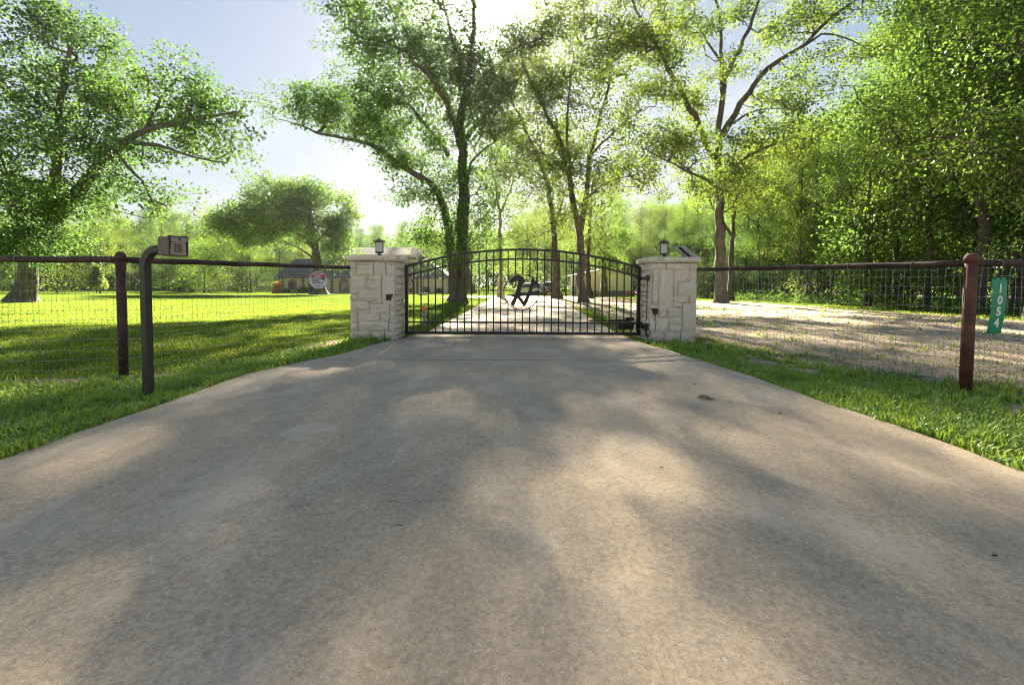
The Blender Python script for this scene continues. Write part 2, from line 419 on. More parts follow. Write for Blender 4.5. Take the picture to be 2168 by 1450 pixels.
PLASTIC = plain('weathered_grey_post', (.28, .25, .22), .8, 0, .5, 25, .3)
GLASSF = N('frosted_lantern_glass').done((.75, .73, .68), .35, **{'Transmission Weight': .45})
def glass_dark(name, col):
    return N(name).done(col, .04, spec=1.0)
PANE = glass_dark('window_pane', (.03, .05, .045))
CARGLASS = glass_dark('car_glass', (.02, .025, .03))
# ------------------------------------------------------------------ ground
def build_ground():
    xs = np.concatenate([-np.geomspace(12.1, 420, 70)[::-1], np.linspace(-12, 12, 200), np.geomspace(12.1, 420, 70)])
    ys = np.concatenate([[-60, -30, -15, -8], np.linspace(-4, 14, 150), np.geomspace(14.2, 420, 130)])
    X, Y = np.meshgrid(xs, ys)
    Z = hz(X, Y) - 0.10 * ((X > xl(np.clip(Y, -5, 46)) + .12) & (X < xr(np.clip(Y, -5, 36)) - .12) & (Y > -9.5) & (Y < 45))
    nx, ny = len(xs), len(ys)
    V = np.stack([X.ravel(), Y.ravel(), Z.ravel()], 1)
    i = np.arange((ny - 1) * (nx - 1)); r = i // (nx - 1); c = i % (nx - 1); a = r * nx + c
    Fc = np.stack([a, a + 1, a + nx + 1, a + nx], 1)
    me = np_mesh('ground', V, Fc, GROUND, True)
    cv, yd = cover(X, Y)
    at1 = me.attributes.new('cover', 'FLOAT', 'POINT'); at1.data.foreach_set('value', cv.ravel().astype(np.float32))
    at2 = me.attributes.new('yard', 'FLOAT', 'POINT'); at2.data.foreach_set('value', yd.ravel().astype(np.float32))
    tag(link('ground', me), kind='structure')
build_ground()

# driveway: concrete slabs with tooled joints, each slab a part
drive = empty('driveway', (0, 0, 0), kind='structure')
def slab(y0, y1, parent, fl=xl, fr=xr, n=24, name='slab', mat=CONCRETE):
    ys = np.linspace(y0 + .006, y1 - .006, n); vs = []; fs = []
    for y in ys:
        a, b = float(fl(y)), float(fr(y)); z = float(gz(0, y)) + .016
        for x, zz in ((a, z - .10), (a, z - .012), (a + .012, z), (b - .012, z), (b, z - .012), (b, z - .10)): vs.append((x, y, zz))
    for i in range(len(ys) - 1):
        for k in range(5):
            p = i * 6 + k; fs.append((p, p + 1, p + 7, p + 6))
    fs.append((0, 5, 4, 3, 2, 1)); q = (len(ys) - 1) * 6; fs.append((q, q + 1, q + 2, q + 3, q + 4, q + 5))
    mb = MB(); mb.add(vs, [f[::-1] for f in fs]); return mb.build(name, mat, parent)
joints = [-9, -2.2, 7.12, 13.0, 18.9, 25, 31, 37, 44]
for a, b in zip(joints[:-1], joints[1:]): slab(a + .003, b - .003, drive)
pad = empty('parking_pad', (0, 0, 0), kind='structure')
for a, b in ((44.0, 50), (50, 56)): slab(a, b, pad, lambda y: -7.5 + (y - 44) * .2, lambda y: 6.3 + (y - 44) * .3, 6)

# unseen pale gravel behind the camera, added to bounce sunlight onto the pillars
def bounce_road():
    xs = np.linspace(-90, 90, 41); ys = [-40, -30, -18, -9.02]
    vs = [(x, y, .012 ) for y in ys for x in xs]; n = len(xs)
    fs = [(j * n + i, j * n + i + 1, (j + 1) * n + i + 1, (j + 1) * n + i) for j in range(3) for i in range(n - 1)]
    tag(MB().add(vs, fs).build('bounce_road', plain('pale_bounce_gravel', (.56, .47, .36), .95, 0, .3, 30, .5)), kind='structure')
bounce_road()

# ------------------------------------------------------------------ grass blades (one stuff object per stretch)
def blades(name, P, H, mat, seed, w=.0045, lean=.55):
    rg = np.random.default_rng(seed); n = len(P)
    a = rg.uniform(0, 2 * np.pi, n); d = np.stack([np.cos(a), np.sin(a), np.zeros(n)], 1)
    s = np.stack([-np.sin(a), np.cos(a), np.zeros(n)], 1)
    ln = rg.uniform(.2, 1.0, n)[:, None] * lean
    H = H[:, None]; up = np.array([0, 0, 1.0])
    wd = (w * (0.7 + .6 * rg.random(n)))[:, None]
    if hasattr(wd, 'shape') and np.ndim(w): wd = w[:, None]
    m_ = P + d * H * ln * .35 + up * H * .6; t = P + d * H * ln + up * H * (1.0 - .35 * ln)
    V = np.stack([P - s * wd, P + s * wd, m_ - s * wd * .8, m_ + s * wd * .8, t], 1).reshape(-1, 3)
    b = (np.arange(n) * 5)[:, None]
    Fc = np.concatenate([b + [0, 1, 3], b + [0, 3, 2], b + [2, 3, 4]], 0)
    return np_mesh(name, V, Fc, mat)
def scatter(n, x0, x1, y0, y1, seed, p=1.6, wedge=1.25):
    rg = np.random.default_rng(seed)
    u = rg.random(n); y = ((y0 ** (1 - p)) * (1 - u) + (y1 ** (1 - p)) * u) ** (1 / (1 - p))
    x = rg.uniform(-1, 1, n) * np.minimum(wedge * y + (3.2 if wedge > 1.5 else 1.2), 40)
    k = (x > x0) & (x < x1); return x[k], y[k]
def pill_clear(x, y):
    return ~(((x > PILL[0] - .02) & (x < PILL[0] + .97) & (y > PILL[1] - .02) & (y < PILL[1] + 1)) | ((x > PILR[0] - 1.05) & (x < PILR[0] + .02) & (y > PILR[1] - .02) & (y < PILR[1] + 1)))
# lawn and verge on the left
x, y = scatter(840000, -40, 60, 1.1, 30, 3, 1.6, 1.7)
cv, yd = cover(x, y)
cl = .05 + .95 * sstep((cv - .30) / .40)
dens = RNG.random(len(x)) < cl
inside = (x > xl(y) + .10 * vnoise(0, y, 3.1, 4) * vnoise(x, y, 9, 5) - .01) & (x < xr(y) - .10 * vnoise(7, y, 3.1, 4) * vnoise(x, y, 9, 6) + .01) & (y < 46)
dens &= ~inside & pill_clear(x, y)
x, y, yd = x[dens], y[dens], yd[dens]
side_l = x < 0
fdl = fence_d(x, y)
inlawn = side_l & ((x < -3.5) & (y > np.interp(x, [-16, LPOST[0], -3.45], [5.35, 5.52, 9.9])) | (y > 9.95))
hh = np.where(inlawn, .028 + .02 * RNG.random(len(x)), .03 + .065 * RNG.random(len(x)) ** 1.5 * (0.3 + 1.6 * vnoise(x, y, 2.6, 12)))
hh = np.where(yd, .03 + .05 * RNG.random(len(x)), hh)
hh = hh * (1 + 1.0 * np.exp(-(fdl / .18) ** 2) * RNG.random(len(x)))
wd = .0026 + .0011 * y * .35
P = np.stack([x, y, hz(x, y) - .002], 1)
ml = inlawn
for nm, msk, mt in (('lawn_grass', ml & side_l, GRASS), ('verge_grass', (~ml) & side_l, WEED), ('verge_grass', (~side_l) & ~yd, WEED), ('yard_grass', (~side_l) & yd, GRASS)):
    me = blades(nm, P[msk], hh[msk], mt, 5, wd[msk] * (1.9 if mt is WEED else 1.2), lean=(1.0 if mt is WEED else .7))
    lab = {'lawn_grass': 'short mown grass of the lawn behind the left fence', 'verge_grass': ('green weedy grass between the left fence and the concrete' if msk[np.argmax(msk)] and side_l[np.argmax(msk)] else 'green weedy grass between the concrete and the right fence'), 'yard_grass': 'sparse grass growing through the bare yard behind the right fence'}[nm]
    tag(link(nm, me), lab, 'grass', kind='stuff')
# taller tufts: by the pillars, posts and in the yard
def tufts(name, spots, label, mat, n=26, h=.16, seed=1, w=.004):
    rg = np.random.default_rng(seed); PP = []; HH = []
    for (tx, ty, s) in spots:
        k = int(n * s); a = rg.uniform(0, 6.28, k); r = np.abs(rg.normal(0, .05 * s, k))
        px_, py_ = tx + r * np.cos(a), ty + r * np.sin(a)
        PP.append(np.stack([px_, py_, hz(px_, py_)], 1)); HH.append(h * s * rg.uniform(.45, 1.1, k))
    PP = np.concatenate(PP); HH = np.concatenate(HH)
    tag(link(name, blades(name, PP, HH, mat, seed, w + .0005 * PP[:, 1], .9)), label, 'grass', kind='stuff')
sp = [(-2.9, 9.5, 1.2), (-3.15, 9.45, 1.0), (-2.65, 9.5, 1.1), (-3.4, 9.5, .8), (2.95, 9.5, .7)] + [(-3.9 + random.uniform(-.25, .25), 4.6 + random.uniform(-.2, .2), .8) for _ in range(8)] + \
     [(LPOST[0] + random.uniform(-.2, .2), LPOST[1] + random.uniform(-.2, .15), .8) for _ in range(7)] + [(RPOST[0] + random.uniform(-.25, .3), RPOST[1] + random.uniform(-.3, .15), .9) for _ in range(9)]
sp += [(random.uniform(-9, -3.6), 0, random.uniform(.5, .95)) for _ in range(120)]
sp = [(a, (b if b else random.uniform(2.3, 5.2)), c) for a, b, c in sp]
tufts('grass_tuft', sp, 'taller grass tufts round the posts, pillars and the left verge', WEED, seed=4)
sp = []
for _ in range(900):
    x_ = random.uniform(3.4, 19); y_ = random.uniform(3, 26)
    c_ = float(cover(np.array([x_]), np.array([y_]))[0][0])
    if x_ < 1.3 * y_ + 1 and random.random() < .32 + .5 * c_ and float(xr(y_)) + .1 < x_ and pill_clear(np.array([x_]), np.array([y_]))[0]: sp.append((x_, y_, random.uniform(.35, 1.0)))
tufts('weed_tuft', sp, 'scattered weed tufts in the bare ground right of the driveway', WEED, 14, .15, seed=9)

# ------------------------------------------------------------------ stone pillars
def stone_block(x0, x1, z0, z1, yf, depth, axis, sgn, seed):
    """rough faced stone; its face looks along sgn*axis and stands a little proud; u runs along the other horizontal axis"""
    rg = random.Random(seed); g = .0058
    x0 += g; x1 -= g; z0 += g; z1 -= g
    out = rg.uniform(.0, .022); nu = 5; nv = 4; vs = []; fs = []
    def pt(u, v, w):
        return (u, yf + sgn * w, v) if axis == 1 else (yf + sgn * w, u, v)
    for j in range(nv + 1):
        for i in range(nu + 1):
            fu, fv = i / nu, j / nv; e = (i in (0, nu)) + (j in (0, nv))
            u = x0 + (x1 - x0) * fu + (rg.uniform(-.3, .3) * (x1 - x0) / nu if 0 < i < nu else rg.uniform(-.004, .004))
            v = z0 + (z1 - z0) * fv + (rg.uniform(-.3, .3) * (z1 - z0) / nv if 0 < j < nv else rg.uniform(-.004, .004))
            w = out + (rg.uniform(.010, .040) if e == 0 else rg.uniform(-.008, .002) if e == 1 else -.012)
            vs.append(pt(u, v, w))
    for j in range(nv):
        for i in range(nu):
            a = j * (nu + 1) + i; fs.append((a, a + 1, a + nu + 2, a + nu + 1))
    b = len(vs); ring = [i for i in range(nu + 1)] + [(j) * (nu + 1) + nu for j in range(1, nv + 1)] + [nv * (nu + 1) + i for i in range(nu - 1, -1, -1)] + [j * (nu + 1) for j in range(nv - 1, 0, -1)]
    for q in ring:
        v = vs[q]; vs.append((v[0], yf - sgn * depth, v[2]) if axis == 1 else (yf - sgn * depth, v[1], v[2]))
    for k in range(len(ring)):
        k2 = (k + 1) % len(ring); fs.append((ring[k], b + k, b + k2, ring[k2]))
    return vs, fs
LFRONT = [(315,380,390,455),(315,457,390,533),(390,418,572,533),(390,382,572,416),(575,382,707,533),(709,382,805,415),(709,418,805,533),
 (315,536,493,687),(496,536,660,582),(496,585,660,687),(664,536,805,842),(315,690,390,730),(315,733,390,808),(393,690,660,800),
 (315,811,522,910),(393,802,660,809) ,(525,803,660,842),(525,845,745,952),(748,845,805,912),(315,913,395,1057),(398,913,522,950),(398,953,637,1032),(640,955,750,1032),(752,915,805,1057),
 (315,1060,398,1138),(401,1035,732,1140),(735,1060,805,1140),(315,1143,540,1262),(543,1143,690,1262),(693,1143,805,1262)]
def lf(r):  # crop 1 -> local (u 0..0.94, z)
    sx = .94 / 490.0
    Z = lambda y_: 1.68 - (y_ - 380) * 1.70 / 882.0
    return ((r[0] - 315) * sx, (r[2] - 315) * sx, Z(r[3]), Z(r[1]))
RFRONT = [(1462,404,1630,468),(1633,404,1888,472),(1891,404,1965,597),(1462,471,1482,545),(1485,471,1555,692),(1558,471,1715,870),(1718,475,1888,592),
 (1718,595,1762,745),(1765,600,1965,742),(1462,548,1482,690),(1485,695,1555,840),(1462,695,1482,840),(1718,748,1888,818),(1891,745,1965,824),
 (1462,843,1555,975),(1558,873,1650,975),(1718,821,1812,868),(1653,873,1812,975),(1815,827,1965,1132),(1462,978,1525,1132),(1528,978,1672,1132),(1675,978,1812,1048),(1675,1051,1812,1132),
 (1462,1135,1620,1250),(1623,1135,1800,1250),(1803,1135,1965,1250)]
def rf(r):
    sx = .98 / 503.0
    Z = lambda y_: 1.68 - (y_ - 404) * 1.70 / 846.0
    return ((r[0] - 1462) * sx, (r[2] - 1462) * sx, Z(r[3]), Z(r[1]))
SROWS = [(0, .10), (.10, .24), (.24, .36), (.36, .52), (.52, .62), (.62, .75), (.75, .84), (.84, .97), (.97, 1.06), (1.06, 1.2), (1.2, 1.35), (1.35, 1.52), (1.52, 1.68)]
def pillar(x0, x1, y0, dep, front, conv, label, seed):
    root = empty('gate_pillar', (x0, y0, 0), label, 'pillar')
    MB().box(((x0 + x1) / 2, y0 + dep / 2, .83), (x1 - x0 - .035, dep - .035, 1.7)).build('mortar_core', MORTAR, root)
    k = seed * 100
    def put(args):
        nonlocal k; k += 1
        vs, fs = stone_block(*args, k); MB().add(vs, fs).build('stone', LIME, root)
    for r in front:
        u0, u1, z0, z1 = conv(r); put((x0 + u0, x0 + u1, z0 - .02, z1, y0, .05, 1, -1))
    rg = random.Random(seed)
    for face in ('in', 'out', 'back'):
        for i, (z0, z1) in enumerate(SROWS):
            nn = 2 if face != 'back' else 3
            cuts = [0] + sorted(min(.85, max(.15, (j + 1) / nn + rg.uniform(-.16, .16))) for j in range(nn - 1)) + [1]
            for a, b in zip(cuts[:-1], cuts[1:]):
                if face == 'back': put((x0 + a * (x1 - x0), x0 + b * (x1 - x0), z0, z1, y0 + dep, .05, 1, 1))
                else:
                    sg = (1 if x0 < 0 else -1) * (1 if face == 'in' else -1)
                    put((y0 + .052 + a * (dep - .104), y0 + .052 + b * (dep - .104), z0, z1, x1 if sg > 0 else x0, .05, 0, sg))
    # cap stones
    o = .06; zt = 1.685; hh_ = .118
    cuts = [0, .72, 1] if x0 < 0 else [0, .2, .5, 1]
    W_ = x1 - x0 + 2 * o
    for a, b in zip(cuts[:-1], cuts[1:]):
        for yy, sg in ((y0 - o, -1), (y0 + dep + o, 1)):
            vs, fs = stone_block(x0 - o + a * W_, x0 - o + b * W_, zt, zt + hh_, yy, .2, 1, sg, k + 7); k += 1
            MB().add(vs, fs).build('cap_stone', LIME, root)
    for a, b in ((0, .5), (.5, 1)):
        for xx, sg in ((x0 - o, -1), (x1 + o, 1)):
            Y0, Y1 = y0 - o + .2, y0 + dep + o - .2
            vs, fs = stone_block(Y0 + a * (Y1 - Y0), Y0 + b * (Y1 - Y0), zt, zt + hh_, xx, .2, 0, sg, k + 7); k += 1
            MB().add(vs, fs).build('cap_stone', LIME, root)
    MB().box(((x0 + x1) / 2, y0 + dep / 2, zt + .052), (x1 - x0 + 2 * o - .03, dep + 2 * o - .03, .1)).build('cap_bed', LIME, root)
    return root
PLX0, PLX1 = PILL[0], PILL[0] + .94
PRX0, PRX1 = PILR[0] - .98, PILR[0]
PY, PD = 9.62, .88
pillar(PLX0, PLX1, PY, PD, LFRONT, lf, 'pale stone gate pillar left of the gate, next to the camera sign', 1)
pillar(PRX0, PRX1, PY, PD, RFRONT, rf, 'pale stone gate pillar right of the gate, under the small solar panel', 2)

# ------------------------------------------------------------------ lanterns on the pillars
def lantern(x, y, z, label, group, rz):
    t = empty('pillar_lantern', (x, y, z), label, 'lantern', group)
    Rz = Matrix.Rotation(rz, 4, 'Z')
    def bx(mb, cx, cy, cz, dx, dy, dz):
        c = Rz @ Vector((cx, cy, 0)); mb.box((x + c.x, y + c.y, z + cz), (dx, dy, dz), Rz.to_3x3())
    b = MB(); b.lathe([(.055, 0), (.055, .02), (.042, .03), (.042, .07), (.05, .08)], (x, y, z), 14); b.build('base', BRONZE, t)
    f = MB(); bx(f, 0, 0, .095, .17, .17, .03)
    for sx in (-1, 1):
        for sy in (-1, 1): bx(f, sx * .075, sy * .075, .21, .018, .018, .205)
    bx(f, 0, 0, .318, .17, .17, .016)
    f.build('frame', BRONZE, t)
    for a in range(4):
        g = MB(); c = Matrix.Rotation(a * math.pi / 2, 3, 'Z') @ Vector((0, .074, 0)); c = Rz.to_3x3() @ c
        g.box((x + c.x, y + c.y, z + .21), (.13, .004, .198), (Rz @ Matrix.Rotation(a * math.pi / 2, 4, 'Z')).to_3x3()); g.build('glass_pane', GLASSF, t)
    MB().lathe([(.02, .112), (.035, .14), (.035, .22), (.015, .26)], (x, y, z), 12).build('bulb', WHITE, t, smooth=True)
    r = MB(); vs = [Rz @ Vector((sx * .118, sy * .118, .326)) for sx, sy in ((-1, -1), (1, -1), (1, 1), (-1, 1))] + [Rz @ Vector((sx * .118, sy * .118, .34)) for sx, sy in ((-1, -1), (1, -1), (1, 1), (-1, 1))] + [Rz @ Vector((sx * .035, sy * .035, .385)) for sx, sy in ((-1, -1), (1, -1), (1, 1), (-1, 1))]
    r.add([(v.x + x, v.y + y, v.z + z) for v in vs], [(3, 2, 1, 0), (0, 1, 5, 4), (1, 2, 6, 5), (2, 3, 7, 6), (3, 0, 4, 7), (4, 5, 9, 8), (5, 6, 10, 9), (6, 7, 11, 10), (7, 4, 8, 11), (8, 9, 10, 11)])
    r.build('roof', BRONZE, t)
    MB().lathe([(.03, .384), (.018, .395), (.022, .41), (.004, .425)], (x, y, z), 10).build('finial', BRONZE, t)
lantern(PLX0 + .50, PY + .42, 1.80, 'bronze square lantern standing on the left stone pillar', 'lanterns on the gate pillars', .25)
lantern(PRX0 + .42, PY + .42, 1.80, 'bronze square lantern on the right stone pillar beside the solar panel', 'lanterns on the gate pillars', -.35)
# solar panel
def slab4(o, u, v, th, n_):
    o, u, v = Vector(o), Vector(u), Vector(v); n = u.cross(v).normalized() * th
    vs = [o, o + u, o + u + v, o + v]; vs = vs + [p + n for p in vs]
    return vs, [(3, 2, 1, 0), (4, 5, 6, 7), (0, 1, 5, 4), (1, 2, 6, 5), (2, 3, 7, 6), (3, 0, 4, 7)]
sp_root = empty('solar_panel', (PRX1 - .2, PY + .4, 1.8), 'small tilted solar panel on top of the right stone pillar', 'solar panel')
O_ = Vector((PRX1 - .15, PY + .36, 2.07)); U_ = Vector((.31, -.02, -.27)); V_ = Vector((-.17, .17, -.02)); NN = U_.cross(V_).normalized()
MB().add(*slab4(O_, U_, V_, .022, 0)).build('frame', plain('aluminium', (.5, .5, .5), .35, .6), sp_root)
MB().add(*slab4(O_ + NN * .0225 + U_ * .03 + V_ * .03, U_ * .94, V_ * .94, .003, 0)).build('cell_sheet', CARGLASS, sp_root)
MB().add(*slab4(O_ - NN * .004 + U_ * .04 + V_ * .05, U_ * .92, V_ * .9, .003, 0)).build('back_sheet', plain('panel_back', (.5, .5, .49), .6), sp_root)
MB().add(*slab4(O_ - NN * .035 + U_ * .02 + V_ * .34, U_ * .93, V_ * .2, .028, 0)).build('bracket', BLACKM, sp_root)
MB().box(O_ + U_ * .45 + V_ * .42 - NN * .045, (.07, .06, .03)).build('junction_box', BLACKM, sp_root)
MB().tube([O_ + U_ * .8 + V_ * .45 - NN * .02, (PRX1 - .06, PY + .42, 1.80)], .012, 6).build('stem', BLACKM, sp_root)

# sensor boxes
def sensor(x, z, label, flip):
    t = empty('gate_sensor', (x, PY, z), label, 'sensor', 'black sensors on the gate pillars')
    s = -1 if flip else 1
    MB().box((x, PY - .028, z), (.105, .05, .125)).build('housing', BLACKM, t, bevel=.006)
    prof = [(0, .062), (.065, .062), (.095, .068), (.07, .03), (.05, -.01), (.045, -.055), (0, -.062)]
    mb = MB(); mb.prism([(x + s * (.015 + u), z + v) for u, v in prof], 1, PY - .10, PY - .055); mb.build('hood', BLACKM, t)
    MB().lathe([(.012, 0), (.012, .01)], (x + s * .075, PY - .12, z - .035), 8).build('lens', GREYFACE, t)
    return t
sensor(PLX0 + .82, .925, 'black sensor box near the right edge of the left pillar', False)
sensor(PRX0 + .10, .66, 'black sensor box with a dangling cable on the right pillar', True)
pts = [(PRX0 + .11, PY - .05, .60), (PRX0 + .10, PY - .03, .5), (PRX0 + .06, PY - .03, .36), (PRX0 + .0, PY - .04, .2), (PRX0 - .06, PY - .05, .08), (PRX0 - .12, PY - .03, .02), (PRX0 - .16, PY + .1, .04)]
tag(MB().tube(pts, .006, 5).build('sensor_cable', RUBBER), 'black cable hanging from the sensor down the right pillar', 'cable')
pts = [(PRX0 - .035, PY + .1, 1.32), (PRX0 - .04, PY + .09, 1.1), (PRX0 - .035, PY + .1, .8), (PRX0 - .042, PY + .1, .5), (PRX0 - .036, PY + .12, .2)]
tag(MB().tube(pts, .008, 5).build('conduit_cable', RUBBER), 'straight black cable running down the gate side of the right pillar', 'cable')

# ------------------------------------------------------------------ the gate
GX0, GX1, GY = -2.40, 2.87, 10.2
gate = empty('driveway_gate', (GX0, GY, .08), 'arched black metal gate with a round letter emblem across the driveway', 'gate')
gm = (GX0 + GX1) / 2; hw = (GX1 - GX0) / 2
def arch(x, lo, hi): return hi - (hi - lo) * ((x - gm) / hw) ** 2
TOP = lambda x: arch(x, 1.585, 1.985); SUB = lambda x: arch(x, 1.375, 1.775)
for nm, fn, r in (('top_rail', TOP, .034), ('arched_rail', SUB, .028)):
    pts = [(x_, GY, fn(x_)) for x_ in np.linspace(GX0 + .035, GX1 - .035, 33)]
    MB().tube(pts, r, 4, flat=(0, 1, 0)).build(nm, BLACKM, gate)
for z, h_ in ((.355, .038), (.115, .065)):
    MB().box((gm, GY, z), (GX1 - GX0 - .14, .045, h_)).build('bottom_rail', BLACKM, gate)
for x_ in (GX0 + .035, GX1 - .035):
    MB().box((x_, GY, (.08 + TOP(x_) + .03) / 2), (.07, .07, TOP(x_) + .03 - .08)).build('end_post', BLACKM, gate)
ex, ez, er = (1104 - 1084) / F * GY, 1.2 - (618 - 603) / F * GY, .395
npk = 31
for i in range(1, npk + 1):
    x_ = GX0 + .035 + (GX1 - GX0 - .07) * i / (npk + 1)
    segs = [(.385 - .04, TOP(x_) - .02)] if abs(x_ - ex) > er else [(.345, ez - math.sqrt(er ** 2 - (x_ - ex) ** 2)), (ez + math.sqrt(er ** 2 - (x_ - ex) ** 2), TOP(x_) - .02)]
    segs = [(.14, segs[0][1])] + segs[1:]
    for a, b in segs: MB().box((x_, GY, (a + b) / 2), (.027, .027, b - a)).build('picket', BLACKM, gate)
emb = MB()
emb.tube([(ex + er * math.cos(a), GY, ez + er * math.sin(a)) for a in np.linspace(0, 2 * math.pi, 49)], .010, 6, cap=False)
ring = emb.build('emblem_ring', BLACKM, gate)
def E(x_, y_): return (ex + (x_ - 662) / 10.357 / F * GY, ez - (y_ - 810) / 10.357 / F * GY)
polys = [[(400, 560), (455, 510), (520, 475), (600, 452), (670, 470), (718, 525), (700, 585), (655, 720), (600, 890), (545, 985), (490, 1128), (428, 1085), (490, 950), (545, 820), (585, 660), (598, 580), (575, 560), (520, 570), (455, 592), (368, 612)],
         [(318, 872), (420, 872), (530, 870), (640, 858), (760, 838), (880, 815), (1000, 790), (1045, 790), (1035, 850), (960, 858), (860, 868), (740, 888), (600, 905), (500, 915), (440, 895)],
         [(890, 512), (960, 560), (1010, 620), (1042, 700), (985, 672), (925, 655), (860, 850), (745, 1108), (700, 1112), (690, 1080), (720, 1020), (800, 850), (850, 690)],
         [(560, 905), (610, 905), (670, 960), (725, 1060), (735, 1108), (700, 1110), (660, 1030), (600, 960), (545, 945)]]
le = MB()
for i, pl in enumerate(polys):
    cx_ = sum(p[0] for p in pl) / len(pl); n_ = len(pl); area_ = sum(pl[k][0] * pl[(k + 1) % n_][1] - pl[(k + 1) % n_][0] * pl[k][1] for k in range(n_)); sg_ = 1 if area_ > 0 else -1; off_ = []
    for k in range(n_):
        (ax_, ay_), (bx_, by_) = pl[k - 1], pl[(k + 1) % n_]; tx_, ty_ = bx_ - ax_, by_ - ay_; l_ = math.hypot(tx_, ty_) + 1e-6; off_.append((pl[k][0] + sg_ * ty_ / l_ * 9, pl[k][1] - sg_ * tx_ / l_ * 9))
    pl = off_
    le.prism([E(*p) for p in pl], 1, GY - .008 - i * .0012, GY + .008 + i * .0012)
le.build('emblem_letter', BLACKM, gate)
# hinges and opener
for z in (1.36, .33):
    h = gate
    MB().box((GX1 + .025, GY - .02, z), (.05, .06, .09)).build('hinge_barrel', BLACKM, h)
    MB().box((GX1 + .01, GY - .28, z), (.03, .5, .05)).build('hinge_strap', BLACKM, h)
    MB().box((PRX0 - .045, PY + .06, z), (.035, .13, .12)).build('hinge_plate', BLACKM, h)
op = empty('gate_opener', (2.6, GY + .25, .3), 'black electric gate opener arm behind the right end of the gate', 'gate opener')
MB().tube([(1.75, GY + .12, .40), (2.45, GY + .2, .39)], .016, 8).build('piston', BLACKM, op)
MB().tube([(2.2, GY + .17, .395), (2.7, GY + .25, .38)], .034, 10).build('actuator', BLACKM, op)
MB().box((2.62, GY + .26, .27), (.36, .12, .16)).build('motor_housing', BLACKM, op, bevel=.02)
MB().box((2.72, GY + .3, .43), (.2, .12, .07)).build('cover', BLACKM, op, bevel=.015)
MB().box((PRX0 - .08, PY + .35, .30), (.07, .3, .05)).build('bracket', BLACKM, op)
MB().tube([(PRX0 - .07, PY + .05, .34), (PRX0 - .09, PY + .0, .25), (PRX0 - .05, PY + .0, .12)], .022, 6).build('bracket_hose', RUBBER, op)

# ------------------------------------------------------------------ pipe and wire fences
def fence(runs, posts, label, pmat, ties):
    (x0, y0) = posts[0][:2]
    t = empty('pipe_fence', (x0, y0, 0), label, 'fence')
    w = MB(); knots = MB()
    for (ax, ay, za, bx_, by, zb) in runs:
        n = 14; pts = [(ax + (bx_ - ax) * i / n, ay + (by - ay) * i / n, za + (zb - za) * i / n + .004 * math.sin(i * 1.9)) for i in range(n + 1)]
        MB().tube(pts, .038, 12).build('top_rail', RUSTD, t, smooth=True)
        Ln = math.hypot(bx_ - ax, by - ay); nv = int(Ln / .0725); ux, uy = (bx_ - ax) / Ln, (by - ay) / Ln
        nx_, ny_ = uy, -ux
        if ny_ > 0: nx_, ny_ = -nx_, -ny_
        off = .042
        rows = [.045 + .117 * k for k in range(12)] + [1.415]
        ph = random.random() * 9
        def wp(s, z):
            f = s / Ln; zz = z * (za + (zb - za) * f) / 1.475 + .006 * math.sin(s * 3.1 + ph) + .004 * math.sin(s * 9 + z * 5)
            o_ = off + .006 * math.sin(s * 5 + z * 3 + ph)
            hgt = float(hz(ax + ux * s, ay + uy * s)) * max(0, 1 - z)
            return (ax + ux * s + nx_ * o_, ay + uy * s + ny_ * o_, zz + hgt)
        for k in range(nv + 1):
            s = min(Ln, k * .0725 + random.uniform(-.004, .004)); dx = random.uniform(-.012, .012)
            zs = [0.0, .3, .75, 1.1, 1.3, 1.43]
            w.tube([wp(min(Ln, max(0, s + dx * math.sin(z * 4) + (.018 * math.sin(k * 1.7) * max(0, z - 1.15) / .3))), z) for z in zs], .00155, 3, cap=False)
            for z in rows[:-1]:
                p = wp(s + dx * math.sin(z * 4), z); knots.box(p, (.008, .008, .009))
        for z in rows:
            w.tube([wp(Ln * i / 30, z) for i in range(31)], .0015, 3, cap=False)
    w.v += []; n0 = len(w.v); w.v += knots.v; w.f += [tuple(i + n0 for i in f) for f in knots.f]
    tag(w.build('wire_mesh', WIRE, t), kind='stuff')
    for (px_, py_, h_, r_) in posts:
        g0 = float(hz(px_, py_))
        p = MB().tube([(px_, py_, g0 - .05), (px_, py_, .5), (px_, py_, h_ - .085)], r_, 18).build('post', pmat, t, smooth=True)
        prof = [(r_ + .006, h_ - .10), (r_ + .008, h_ - .055), (r_ + .002, h_ - .03), (r_ * .75, h_ - .01), (r_ * .35, h_), (.002, h_ + .002)]
        MB().lathe(prof, (px_, py_, 0), 18).build('cap', pmat, p, smooth=True)
    for (tx, ty, tz, ux, uy) in ties:
        c = MB(); pts = [(tx + ux * .018 * math.sin(a * .5 + .4) - uy * .042 * math.cos(a), ty + uy * .018 * math.sin(a * .5 + .4) + ux * .042 * math.cos(a), tz + .042 * math.sin(a)) for a in np.linspace(-.6, 5.4, 15)]
        c.tube(pts, .0032, 5, cap=False); c.build('wire_tie', WIRE, t)
def tie_on(runs, fr):
    o_ = []
    for k, f in fr:
        ax, ay, za, bx_, by, zb = runs[k]; L_ = math.hypot(bx_ - ax, by - ay)
        o_.append((ax + (bx_ - ax) * f, ay + (by - ay) * f, za + (zb - za) * f, (bx_ - ax) / L_, (by - ay) / L_))
    return o_
lruns = [(PLX0 + .02, 9.95, 1.555, LPOST[0], LPOST[1], 1.478), (LPOST[0], LPOST[1], 1.478, -9.6, 5.42, 1.47), (-9.6, 5.42, 1.47, -14.5, 5.3, 1.47)]
rruns = [(PRX1 - .02, 9.95, 1.55, RPOST[0], RPOST[1], 1.462), (RPOST[0], RPOST[1], 1.462, 9.9, 4.9, 1.46), (9.9, 4.9, 1.46, 14.8, 4.8, 1.46)]
